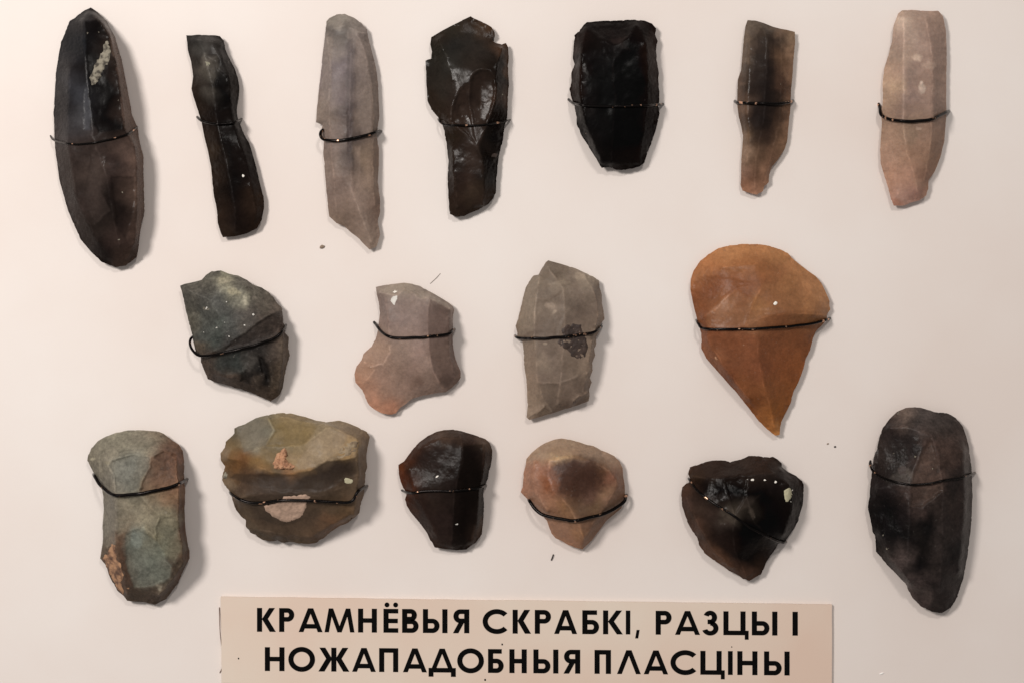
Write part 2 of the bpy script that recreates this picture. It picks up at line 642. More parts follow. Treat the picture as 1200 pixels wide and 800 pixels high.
        s = np.concatenate([[0], np.cumsum(np.hypot(*np.diff(cv, axis=0).T))])
        h = self.height(cv)
        # the wire has width: take the highest stone close to it
        for o in ((0, 1.5), (0, -1.5), (1.5, 0), (-1.5, 0)):
            h = np.maximum(h, self.height(cv + np.array(o)))
        h = np.where(h > 0, h + r * 0.75, -0.4)
        h[0] = h[-1] = -0.4
        hull = []
        for i in range(len(s)):
            while len(hull) > 1:
                a, b = hull[-2], hull[-1]
                if (h[b] - h[a]) * (s[i] - s[a]) <= (h[i] - h[a]) * (s[b] - s[a]):
                    hull.pop()
                else:
                    break
            hull.append(i)
        zz = np.interp(s, s[hull], h[hull])
        zz = 0.75 * zz + 0.25 * np.maximum(h, zz - 0.5)
        for _ in range(3):
            zz[1:-1] = 0.25 * zz[:-2] + 0.5 * zz[1:-1] + 0.25 * zz[2:]
        pts = [np.array(at(a, b, c / 1000)) for a, b, c in zip(cv[:, 0], cv[:, 1], zz)]
        pts = [pts[0] - np.array((0, 0, 0.0025))] + pts + [pts[-1] - np.array((0, 0, 0.0025))]
        return tube('binding_wire', pts, 0.86 * r / 1000, M_wire, label, 'wire', 'wires holding the flints')


def tube(name, pts, r, mat, label, cat, group=None, sides=10, taper=None):
    pts = [Vector(p) for p in pts]
    base = pts[len(pts) // 2].copy()
    base.z = 0
    vs, fs = [], []
    ref = Vector((0, 0, 1))
    prev = None
    for i, p in enumerate(pts):
        t = (pts[min(i + 1, len(pts) - 1)] - pts[max(i - 1, 0)]).normalized()
        if prev is None:
            u = t.orthogonal().normalized()
        else:
            u = (prev - t * prev.dot(t)).normalized()
        prev = u
        v = t.cross(u)
        rr = r * (taper(i / (len(pts) - 1)) if taper else 1)
        for k in range(sides):
            a = 2 * math.pi * k / sides
            vs.append(tuple(p - base + (u * math.cos(a) + v * math.sin(a)) * rr))
    for i in range(len(pts) - 1):
        for k in range(sides):
            k2 = (k + 1) % sides
            fs.append((i * sides + k, i * sides + k2, (i + 1) * sides + k2, (i + 1) * sides + k))
    fs.append(tuple(range(sides))[::-1])
    fs.append(tuple((len(pts) - 1) * sides + k for k in range(sides)))
    me = bpy.data.meshes.new(name)
    me.from_pydata(vs, [], fs)
    me.shade_smooth()
    o = link(name, me, mat)
    o.location = base
    return tag(o, label, cat, group)


# stone materials: glossy black flint, translucent brown flint, matt grey chert ...
M_black = stone_material('black_flint', 0.26, 0.22, 420, 0.05, 0.0, spec=0.045)
M_smoky = stone_material('smoky_flint', 0.24, 0.20, 420, 0.06, 0.0, spec=0.08)
M_banded = stone_material('banded_flint', 0.46, 0.20, 420, 0.10, 0.0, spec=0.10, specks=0.03)
M_grey = stone_material('grey_flint', 0.42, 0.10, 420, 0.12, 0.06, specks=0.04, spec=0.10)
M_pale = stone_material('pale_flint', 0.42, 0.12, 340, 0.15, 0.15, specks=0.10, spec=0.12)
M_brown = stone_material('honey_flint', 0.34, 0.15, 340, 0.12, 0.12, specks=0.08, spec=0.12)
M_chert = stone_material('mottled_chert', 0.55, 0.38, 330, 0.5, 0.0, specks=0.14, spec=0.15, fine=0.9)
M_green = stone_material('green_patina', 0.55, 0.34, 300, 0.5, 0.0, specks=0.10, spec=0.15, fine=0.8)
M_dusty = stone_material('dusty_black_flint', 0.34, 0.5, 300, 0.2, 0.0, specks=0.05, spec=0.10, fine=0.9)
M_crust = two_tone('grey_crust', '8d8677', '453f37', 900, 0.45, 0.62, 0.85, 0.0, 0.9, 0.0004)
M_speck_glint = plain('olive_speck_glint', '8e8a78', 0.85, 0.3, 900, 0.8)  # pale specks, and one sheen painted as a patch
M_cortex = two_tone('orange_cortex', 'ab8262', '5a4032', 560, 0.44, 0.64, 0.85, 0.0, 0.9, 0.0004)
M_cortex2 = plain('pinkish_cortex', 'a58a78', 0.85, 0.28, 700, 0.9)
M_crumb = two_tone('peach_crumb', 'bd8f6e', '8a6048', 700, 0.42, 0.66, 0.8, 0.0, 0.9, 0.0004)
M_incl_hole = two_tone('inclusion_or_hole', '30231d', '4b3a31', 500, 0.45, 0.7, 0.6, 0.0, 0.6, 0.0003)
M_tan = two_tone('tan_crust', '94826a', '6d5c48', 700, 0.45, 0.65, 0.85, 0.0, 0.8, 0.0003)
M_chalk_glint = plain('chalk_or_glint', 'f2ece2', 0.6, 0.08, 700, 0.2)  # a chip, and the lamp glints painted as dots
M_putty = plain('greenish_putty', 'b3ad90', 0.6, 0.18, 700, 0.6)
M_chip_glint = plain('chip_or_glint', 'cbc7c0', 0.5, 0.1, 500, 0.3)  # chips and specks, and one painted glint

# ---- top row
s = Stone((90, 0, 2.424), 'flint_knife', 'long thick black flint blade with a rough grey crust near its top', 'stone tool', M_black,
    [(22,30),(40,22),(62,38),(85,60),(110,110),(130,180),(145,260),(158,330),(172,360),(178,400),(190,450),(190,500),(193,600),(180,660),(172,730),(140,755),(110,760),(70,745),(40,715),(10,680),(-25,600),(-50,510),(-62,420),(-66,320),(-60,210),(-45,120),(-20,60)],
    [[(40,40,4),(70,62,7),(95,105,8.5),(112,180,9.5),(125,260,10),(135,370,10),(165,420,8.5),(170,480,8),(170,600,7),(165,690,5),(140,735,2.5)],
     [(20,60,6),(22,160,10),(30,250,11),(40,330,11.5),(45,390,11.5),(65,450,11),(85,500,10.5),(100,600,9),(120,700,6)],
     [(-20,200,8),(-25,400,9),(0,560,8),(60,690,5)]],
    [(30,60,'2e2f31'),(60,70,'191817'),(22,120,'20252a'),(60,200,'100e0d'),(25,320,'4a5056'),(20,280,'3d444c'),(70,330,'0b0908'),(100,260,'0c0a09'),(120,360,'15110f'),
     (82,60,'4d453e'),(122,150,'6e6056'),(140,240,'74655b'),(150,330,'7d6e64'),(175,450,'7a6a5f'),(182,560,'6f6056'),(178,660,'584b43'),
     (40,420,'3b3531'),(60,480,'4d4641'),(110,470,'3d3531'),(140,430,'5c5049'),(50,560,'3f3936'),(90,560,'1e1a18'),(130,600,'221d1b'),(60,650,'2e2926'),(110,690,'3f3631'),(80,720,'1f1a18'),(140,740,'4a3f38'),(-30,300,'26272a'),(-30,550,'302b29')],
    scars=[([(22,60),(60,55),(95,110),(112,180),(125,260),(135,365),(60,380),(40,330),(30,250)],.1,'0c0a0a',.8),([(70,55),(110,110),(130,180),(145,260),(158,330),(172,360),(190,450),(190,600),(180,660),(165,690),(170,600),(170,480),(165,420),(135,370),(125,260),(112,180),(95,105)],0,'786a5f',.65),([(20,250),(30,250),(42,330),(40,370),(15,370)],.2,'525a62',.6),([(45,400),(80,440),(70,540),(95,600),(50,640),(20,560)],.3,'4a4440',.4),([(95,500),(165,500),(165,600),(140,690),(110,640)],.3,'1f1a18',.4)],
    rim=1.2, serr=0.6, seed=1, soft=2)
s.patch('crust', [(85,115),(100,150),(85,185),(60,235),(40,245),(35,220),(55,180),(70,150),(75,125)], M_crust, 0.15, 0.14, 'rough pale grey crust', seed=4, jag=1.6)
for i,(x,y,r) in enumerate([(30,95,4),(62,92,3),(118,285,4),(130,548,4),(120,680,4)]):
    s.blob('speck_or_glint', x, y, r, r*1.2, M_crust, seed=20+i, raise_mm=0.05)
s.wire([(-76,385),(-62,400),(0,410),(55,405),(100,395),(150,378),(172,360)], 0.24, 'thin wire across the long crusted black blade', 1)

s = Stone((200, 20, 2.857), 'flint_knife', 'narrow waisted black flint blade with squared grey top end', 'stone tool', M_black,
    [(52,62),(95,60),(150,62),(165,65),(178,80),(180,100),(195,135),(213,170),(225,205),(230,235),(228,265),(222,300),(222,325),(232,360),(247,395),(262,420),(275,460),(288,510),(300,560),(312,605),(313,640),(305,680),(290,708),(255,725),(215,735),(175,738),(168,725),(158,690),(155,650),(145,600),(140,560),(135,500),(125,450),(112,400),(103,350),(90,310),(75,265),(70,240),(75,200),(68,150),(57,110),(55,85)],
    [[(72,78,2.6),(95,80,3.8),(140,84,4.2),(168,92,3)],
     [(95,80,3.8),(112,120,4.6),(125,175,5.4),(140,240,5.8),(150,340,4.9),(175,450,5.3),(200,560,5.3),(215,650,4.8),(215,715,2.6)],
     [(140,84,4.2),(170,140,4.8),(192,200,5),(198,260,5),(205,330,4),(235,430,4.4),(268,560,4.4),(285,660,3.4)],
     [(112,120,4.6),(150,150,4.2),(170,140,4.8)]],
    [(70,72,'33312f'),(120,70,'3b3936'),(165,80,'2f2b28'),(105,115,'4c4a46'),(130,130,'3f3c39'),(90,150,'37322e'),(120,155,'7b756c'),(125,180,'5a554e'),(115,220,'3e3934'),(118,240,'4a4640'),(80,240,'2f2620'),(95,290,'2c231d'),  # palest points near the top paint in a specular patch
     (170,130,'302d2b'),(165,230,'0d0b0a'),(190,270,'090706'),(215,250,'231d1a'),(150,320,'171210'),(120,400,'2e241e'),(140,440,'35291f'),(190,430,'120e0c'),(230,430,'17110e'),(160,540,'2b211b'),(210,560,'100c0b'),(260,540,'1d1512'),(295,600,'34261d'),(160,670,'33261e'),(220,690,'211814'),(280,690,'2e211a'),(190,720,'33271f')],
    scars=[([(110,125),(150,130),(165,165),(140,230),(120,220)],.25,'57534d',.35),([(150,160),(195,200),(200,300),(160,320),(145,240)],.2,'0b0908',.5)],
    rim=1.0, serr=0.35, seed=2)
s.patch('chip_or_glint', [(112,150),(125,143),(136,158),(128,170),(116,166)], M_speck_glint, 0.02, 0.02, seed=3, jag=0.5, step=0.8)  # sheen on the facet, painted as a pale patch
s.blob('speck_or_glint', 243, 532, 6, 6, M_chalk_glint, seed=2, raise_mm=0.1)  # lamp glint painted as a pale dot
s.wire([(88,334),(97,344),(115,352),(150,358),(200,357),(228,348),(238,342)], 0.36, 'wire tied round the waist of the narrow black blade', 2)

s = Stone((340, 0, 2.5786), 'flint_knife', 'long pale grey flint blade with rounded top and slanting pointed tip', 'stone tool', M_grey,
    [(110,65),(118,55),(140,44),(165,42),(195,55),(215,70),(232,90),(238,120),(245,150),(255,185),(262,220),(266,260),(268,310),(270,350),(265,385),(262,410),(268,450),(268,500),(265,550),(272,600),(272,640),(265,670),(272,710),(262,745),(240,755),(225,740),(200,715),(180,700),(165,685),(140,675),(118,655),(115,630),(110,580),(105,520),(100,460),(102,430),(92,400),(98,380),(90,372),(78,370),(82,320),(88,260),(95,200),(100,150),(105,110)],
    [[(125,90,3),(165,78,3.6),(200,98,3.8),(230,100,2)],
     [(175,95,3.8),(183,150,4.8),(182,250,5.4),(178,350,5.4),(178,440,5.2),(185,500,5.2),(187,580,4.8),(210,640,3.8),(245,730,1.8)],
     [(112,110,2.6),(122,200,3.8),(118,300,4),(120,420,4),(130,520,4),(140,640,2.6)],
     [(200,98,3.8),(225,160,4),(245,250,3.6),(252,350,3.4),(248,500,3.2),(255,620,2.6)]],
    [(120,70,'8e897f'),(165,52,'989289'),(200,75,'8f8880'),(130,92,'6c6762'),(165,85,'6f6a64'),(165,98,'6b6661'),(150,90,'8d877f'),(110,160,'8f867f'),(140,170,'8a817c'),(160,200,'80777a'),(183,160,'6f6766'),(181,240,'645b5b'),(178,330,'564d4c'),(178,420,'544a48'),(180,480,'5d524e'),
     (130,270,'857b79'),(150,300,'7a7070'),(100,340,'8f8277'),(200,130,'918780'),(225,180,'94887f'),(240,280,'928479'),(220,350,'8c7d73'),(140,420,'84766e'),(120,500,'8e7e73'),(160,560,'88776d'),(220,480,'93816f'),(240,560,'968374'),(180,640,'8d7a6d'),(200,600,'a08e80'),(230,650,'8b796d'),(150,660,'8d7a6c'),(245,720,'9c8a7c'),(265,620,'8a7567'),(265,480,'937f70')],
    scars=[([(170,130),(190,110),(192,240),(190,350),(188,450),(172,470),(170,330)],.12,'5e5655',.5),([(195,110),(225,120),(245,250),(250,400),(215,420),(195,300)],.1,'968a82',.45),([(110,110),(130,110),(125,300),(88,350),(97,230)],.1,'958b82',.45),([(192,440),(215,440),(210,560),(192,580)],.1,'9a887b',.45),([(185,560),(200,600),(235,660),(245,715),(225,690),(205,640)],.15,'9d8c7f',.5),([(172,330),(186,330),(188,480),(180,500),(172,470)],.2,'554b49',.4)],
    rim=0.9, serr=0.5, seed=3, soft=3)
s.wire([(104,390),(94,398),(92,412),(105,423),(150,425),(200,416),(245,405),(266,399),(276,397)], 0.42, 'dark looped wire round the long pale grey blade', 3)

s = Stone((480, 0, 2.964), 'flint_knife', 'broad-headed smoky flint blade with leaf-shaped flake scars and notched side', 'stone tool', M_smoky,
    [(75,130),(100,115),(150,88),(185,70),(212,57),(225,65),(240,72),(255,78),(275,88),(285,95),(295,110),(297,125),(285,138),(300,150),(320,155),(335,150),(342,165),(345,200),(342,250),(345,300),(340,360),(340,410),(330,440),(325,490),(310,540),(305,590),(300,640),(300,670),(290,690),(270,712),(240,728),(215,740),(190,752),(160,755),(140,745),(137,720),(135,680),(132,620),(135,560),(128,500),(120,455),(112,430),(95,405),(75,380),(62,350),(58,290),(55,210),(75,205),(78,180),(72,155)],
    [[(140,430,4.8),(148,370,5.4),(165,325,5.8),(188,295,6.2),(208,290,6.4)],
     [(208,290,6.4),(215,262,6.6),(245,238,6.8),(275,246,6.8),(297,270,6.6)],
     [(297,270,6.6),(300,330,6.4),(287,380,6.2),(268,430,6),(250,480,5.8),(236,512,5.6)],
     [(208,290,6.4),(205,340,5.2),(213,400,5),(222,440,5.2)],
     [(140,430,4.8),(180,455,5),(210,485,5.2),(236,512,5.6)],
     [(297,270,6.6),(303,220,6),(318,170,4)],
     [(236,512,5.6),(252,560,5.4),(258,640,4.8),(252,712,2.8)],
     [(100,140,3),(130,200,4.6),(150,280,5.4)],
     [(175,370,4.5),(180,410,4.3)],[(250,300,5.2),(245,380,5)],
     [(150,520,3.8),(155,620,3.8),(165,720,2.6)]],
    [(90,135,'3b342d'),(150,105,'3f3d38'),(210,75,'453a30'),(250,85,'5b4836'),(285,110,'6a523e'),(270,130,'453a33'),(110,180,'33332f'),(150,160,'343636'),(200,150,'3a3a39'),(240,160,'3f3c3a'),(130,230,'3e4040'),(90,260,'312f2c'),(110,300,'3d3a37'),(170,270,'37322f'),(220,210,'393431'),(80,340,'372f29'),(110,380,'3f362f'),
     (165,370,'3f3531'),(190,330,'3a302c'),(180,430,'40352f'),(250,290,'362c29'),(250,380,'473b37'),(225,340,'2c2321'),(230,480,'403632'),(310,220,'1f1713'),(320,280,'1e1713'),(330,180,'5a4434'),(338,250,'6a503e'),(335,340,'5d4536'),(315,380,'2a1f1a'),
     (290,470,'0d0908'),(280,560,'0b0807'),(300,545,'2d2522'),(280,620,'15100e'),(150,470,'33291f'),(180,520,'382d28'),(150,580,'2d2420'),(200,600,'3c302b'),(215,560,'4a3d38'),(220,680,'51453c'),(250,690,'463a32'),(170,700,'3c312a'),(290,670,'3d322b'),(190,745,'3a2f28')],
    scars=[([(145,425),(150,370),(165,325),(190,293),(208,292),(205,340),(213,400),(222,440),(236,510),(180,452)],.35,'4a3e38',.35),([(210,290),(216,262),(245,240),(275,248),(296,272),(298,330),(285,382),(265,428),(222,438),(213,400),(206,340)],.45,'443934',.35),([(320,165),(303,220),(298,272),(300,330),(268,430),(240,510),(255,560),(258,640),(300,640),(310,540),(330,430),(325,300),(330,200)],0,'17110e',.5)],
    rim=1.1, serr=0.7, seed=4, soft=1)
s.blob('speck_or_glint', 323, 327, 2.2, 4.5, M_speck_glint, seed=2, raise_mm=0.05, ang=0.2)
s.blob('speck_or_glint', 295, 540, 12, 9, M_incl_hole, seed=5, raise_mm=0.08)
s.wire([(98,414),(108,426),(125,434),(170,436),(240,436),(300,428),(340,420),(350,417)], 0.26, 'thin coppery wire over the leaf-scarred smoky blade', 4)

s = Stone((650, 10, 3.807), 'flint_core', 'broad black flint core with flat top, tapering to a ragged base', 'stone tool', M_black,
    [(130,75),(145,62),(180,58),(240,55),(300,54),(355,50),(400,55),(435,68),(452,90),(450,120),(460,145),(452,190),(458,240),(465,290),(462,330),(468,370),(465,430),(468,470),(458,520),(445,560),(428,610),(412,650),(400,690),(380,705),(350,715),(310,722),(275,720),(245,708),(210,712),(200,700),(185,670),(165,640),(140,600),(115,560),(98,520),(97,480),(85,430),(75,400),(65,365),(75,330),(75,290),(88,250),(80,220),(85,180),(88,120),(110,100)],
    [[(140,85,3),(215,138,6.8),(240,160,7.2),(265,165,7.4),(300,150,7.2),(335,128,6.8),(365,75,4)],
     [(265,165,7.4),(262,250,8.2),(262,330,8.4),(270,400,8.4),(262,480,8.2),(258,580,7.4),(250,690,4)],
     [(365,75,4),(405,150,6.2),(412,300,6.6),(405,450,6.2),(385,600,5),(375,690,2.6)],
     [(140,85,3),(122,200,6.9),(112,350,7.2),(130,480,7.2),(175,600,6.2),(212,690,3.4)]],
    [(150,75,'2a2422'),(250,75,'211d1b'),(330,70,'241e1b'),(200,110,'2a2523'),(300,110,'2a2624'),(260,135,'3b3633'),(280,148,'494340'),(265,175,'1d1a19'),(430,85,'2c221d'),(445,120,'4a372c'),(450,200,'4d3a2e'),(458,300,'46342a'),(462,400,'2f221b'),
     (100,130,'3a2b24'),(88,190,'46332a'),(85,290,'3d2b22'),(75,370,'412e24'),(130,200,'201a18'),(180,250,'1a1615'),(150,350,'191513'),(220,330,'161313'),(240,420,'151313'),(310,260,'120e0d'),(350,200,'150f0d'),(380,330,'0c0908'),(320,420,'0b0807'),
     (120,470,'211b18'),(180,500,'191a1b'),(230,560,'1b1c1e'),(190,620,'262423'),(230,680,'1f1c1b'),(310,550,'060404'),(370,560,'0c0807'),(420,560,'221813'),(400,650,'2c211c'),(320,690,'2a2421'),(270,710,'3a322d'),(370,700,'231b17')],
    scars=[([(140,85),(350,72),(335,128),(300,150),(265,165),(240,160),(215,138)],.2,'302b29',.5),([(225,138),(262,160),(310,143),(345,118),(300,128)],.1,'504a46',.6)],  # paler strip paints in the highlight below the platform
    rim=1.4, serr=0.8, seed=5, soft=2)
for i,(x,y) in enumerate([(407,240),(403,408),(138,558)]):
    s.blob('speck_or_glint', x, y, 4, 5, M_incl_hole, seed=7+i, raise_mm=0.05)
s.wire([(60,405),(72,417),(95,427),(150,435),(260,437),(360,435),(440,432),(478,430),(486,428)], 0.36, 'straight dark wire across the broad black core', 5)

s = Stone((840, 10, 3.333), 'flint_knife', 'small straight brown flint blade with dark core and slanted top', 'stone tool', M_smoky,
    [(120,46),(150,48),(185,58),(220,72),(250,80),(280,85),(305,92),(306,130),(300,200),(295,270),(290,330),(287,400),(280,460),(275,520),(265,550),(240,590),(215,620),(205,650),(203,680),(185,695),(180,715),(155,728),(130,722),(100,712),(93,690),(95,640),(95,590),(100,540),(102,500),(95,460),(85,420),(80,380),(80,330),(82,280),(95,240),(100,180),(105,120),(112,70)],
    [[(170,65,2.2),(195,110,4),(193,200,4.8),(190,300,4.8),(185,400,4.8),(170,500,4.2),(152,600,3.2),(148,700,1.8)],
     [(130,80,2.4),(122,250,4.3),(116,400,4.3),(122,520,3.6),(116,640,2.6)],
     [(250,100,2.4),(252,300,3.5),(242,450,3.2),(215,570,2.6),(185,680,1.8)]],
    [(125,60,'5b5047'),(190,75,'4d4239'),(250,95,'5c4a3d'),(295,105,'75604f'),(115,120,'5f5145'),(150,130,'3e342d'),(195,130,'322924'),(240,130,'3b2f28'),(110,200,'5f5044'),(150,220,'2c2420'),(200,220,'221b18'),(250,200,'5b4535'),(285,190,'7e6350'),(285,280,'775b48'),(260,300,'4a362a'),(95,300,'57463b'),(130,300,'2a211d'),
     (190,320,'15100f'),(240,350,'2a1f1a'),(280,360,'6e5341'),(95,400,'5c483b'),(140,430,'1f1816'),(190,430,'140f0e'),(240,440,'3c2c23'),(270,450,'7a5d4a'),(110,500,'66513f'),(150,490,'2b211c'),(200,510,'31241e'),(250,530,'755945'),(120,560,'7d6655'),(160,580,'5d4738'),(210,580,'6e5240'),(110,640,'76594a'),(150,660,'5f4435'),(190,650,'805f4b'),(110,700,'865f4a'),(150,715,'916b56'),(180,700,'8a6650')],
    scars=[([(165,70),(225,85),(225,250),(235,380),(210,470),(150,480),(120,420),(125,300),(150,200),(155,110)],0,'1f1815',.45)],
    rim=0.9, serr=0.3, seed=6, soft=4)
for i,(x,y,rx,ry) in enumerate([(195,130,3,12),(190,267,3,5),(251,296,3,4),(116,254,3,3),(243,365,3,3)]):
    s.blob('speck_or_glint', x, y, rx, ry, M_speck_glint, seed=9+i, raise_mm=0.04)
s.wire([(70,362),(78,367),(100,369),(170,372),(235,374),(270,369),(290,364),(298,361)], 0.42, 'short dark wire across the small brown blade', 6)

s = Stone((1010, 0, 3.073), 'flint_knife', 'pale pinkish beige flint blade with whitish blotches', 'stone tool', M_pale,
    [(130,50),(145,38),(180,36),(230,40),(275,40),(293,60),(303,110),(306,200),(304,300),(304,420),(297,510),(283,565),(262,620),(240,650),(240,680),(232,705),(210,722),(175,730),(150,742),(115,742),(105,720),(95,680),(80,630),(68,590),(65,540),(70,480),(72,440),(68,410),(75,370),(75,300),(80,250),(95,200),(108,150),(115,90)],
    [[(150,65,3.5),(150,180,5.4),(150,300,6.2),(148,430,6.2),(160,540,5.6),(190,640,4.2),(200,700,2.5)],
     [(230,65,3.5),(252,200,5.8),(255,400,6),(243,540,5),(225,650,3)],
     [(115,640,3),(130,700,2.2)]],
    [(140,60,'b09e91'),(190,50,'a8968a'),(250,60,'a59186'),(150,75,'c0b0a4'),(130,130,'a6958a'),(180,120,'ad9c90'),(230,130,'a08d83'),(120,200,'9f8f83'),(160,210,'a89689'),(240,180,'9f8c82'),(170,270,'96857c'),(110,290,'bba48f'),(95,250,'b09a88'),(120,310,'bda791'),(95,350,'a8927f'),(230,290,'a08c81'),(180,350,'93817a'),(240,370,'988479'),
     (150,400,'8e7a70'),(100,470,'a08876'),(180,470,'93806f'),(230,480,'967f70'),(100,560,'a98d7b'),(160,560,'a0846f'),(230,570,'9b7f6c'),(110,640,'b3907c'),(160,640,'b5937f'),(210,660,'ad8f7d'),(140,710,'b8978a'),(190,700,'a9867a'),(115,730,'a97f6d'),(230,640,'9a7a68'),(290,300,'a59084')],
    rim=1.0, serr=0.5, seed=7, soft=4,
    spots=[(200,207,18,14,'cdbcae',.8),(243,237,22,14,'c0ada0',.7),(217,318,12,20,'c9bcb2',.9),(204,464,9,7,'b8a598',.7),(145,75,14,10,'cbbcae',.8),(215,300,5,6,'d8ccc2',.9)])
s.wire([(60,372),(65,388),(70,415),(100,430),(160,437),(220,436),(258,428),(272,420),(306,405),(314,402)], 0.44, 'bent dark wire round the pale pinkish blade', 7)

# ---- middle row
s = Stone((190, 300, 4.212), 'chert_scraper', 'speckled dark grey chert flake with square left corner', 'stone tool', M_chert,
    [(90,148),(110,140),(150,130),(195,118),(215,95),(245,75),(290,72),(330,88),(375,98),(420,118),(445,140),(490,155),(525,180),(550,205),(565,230),(590,255),(597,290),(598,330),(610,350),(605,375),(625,400),(622,440),(630,490),(615,540),(605,590),(595,650),(580,685),(535,717),(500,700),(440,672),(380,655),(310,632),(260,620),(225,605),(205,560),(190,520),(190,495),(165,470),(150,400),(135,340),(120,280),(105,210)],
    [[(175,490,4.2),(250,470,6.8),(330,430,8.4),(400,380,9.2),(480,320,9.2),(540,285,8),(592,262,3.2)],
     [(110,160,3),(240,220,6.8),(300,330,8.6),(330,430,8.4)],
     [(240,220,6.8),(300,160,6.6),(420,150,5.8)],
     [(440,465,6.8),(470,525,6),(505,590,5.2),(530,635,3.6)],
     [(480,450,7.6),(530,500,7),(545,570,6.4),(540,640,4)],
     [(230,540,5.2),(280,585,5.4),(340,600,5.4),(430,570,6.2),(480,640,4)],
     [(590,300,4),(595,400,5.4),(592,520,5.4),(572,650,3.6)]],
    [(105,160,'4b4945'),(160,150,'5b5853'),(230,110,'615e57'),(270,85,'57544d'),(310,110,'8d8b7b'),(350,180,'8a8878'),(400,210,'8e8c7e'),(380,130,'625f58'),(450,180,'605c55'),(520,220,'615a53'),(570,260,'625850'),(200,200,'484744'),(150,240,'45443f'),(280,220,'4d4e4c'),(320,260,'454644'),(220,300,'484a47'),(160,340,'56534a'),(280,330,'4b504d'),(340,330,'484a48'),(420,280,'544f4b'),(200,400,'454846'),(260,420,'3a403e'),(180,450,'554b40'),
     (400,340,'4a4642'),(380,430,'1e1a18'),(450,390,'2f2926'),(520,340,'3c342f'),(570,320,'4a403a'),(560,380,'463b35'),(320,450,'2b2724'),(220,500,'3a3029'),(300,530,'303230'),(360,530,'303534'),(420,520,'403d3a'),(230,560,'43372f'),(280,590,'453b35'),(340,600,'4b3f37'),(430,600,'2a2420'),(490,480,'2d2926'),(505,560,'120f0d'),(520,610,'16120f'),(480,600,'463d36'),(560,480,'4a4039'),(600,450,'5d5046'),(600,540,'5f5145'),(570,620,'55493f'),(530,690,'463a31'),(440,650,'3f352e')],
    scars=[([(330,432),(400,382),(480,322),(540,287),(592,265),(597,330),(560,395),(420,445),(300,470)],.5,'322b27',.5),([(470,490),(500,500),(535,560),(540,620),(515,615),(490,570)],1.0,'171310',.6),([(270,490),(420,460),(430,520),(400,570),(300,590),(260,550)],.35,'343735',.3),([(410,560),(450,590),(440,640),(380,620),(385,580)],.6,'1f1a17',.5),([(240,225),(300,165),(420,155),(530,200),(590,262),(480,318),(400,378),(330,425),(300,330)],.15,None,0)],  # crevice shade deepened by a near-black tint
    rim=1.5, serr=0.7, lump=0.4, seed=8, soft=1, micro=0.06, blur=0.5,
    spots=[(308,112,36,15,'9a9684',.9),(352,180,30,24,'98947f',.9),(402,210,11,20,'a5a292',.9),(455,215,14,9,'78736a',.8),(220,258,12,7,'8a857a',.8),(170,295,20,14,'5f5c55',.7),(380,90,14,8,'7d7a70',.8)])
for i,(x,y,r) in enumerate([(270,353,6),(308,328,5),(320,375,5),(330,397,6),(407,342,6),(290,280,4),(318,228,5),(218,258,8),(450,290,8),(440,385,4),(460,385,4),(345,260,3),(383,380,4),(240,330,3),(205,375,4)]):
    s.blob('speck_or_glint', x, y, r, r, M_chip_glint, seed=30+i, raise_mm=0.06)
s.wire([(154,396),(140,412),(137,435),(150,465),(182,490),(240,490),(330,470),(420,450),(500,425),(560,400),(600,365),(612,340)], 0.36, 'wire looping out beside the speckled grey chert flake', 8)

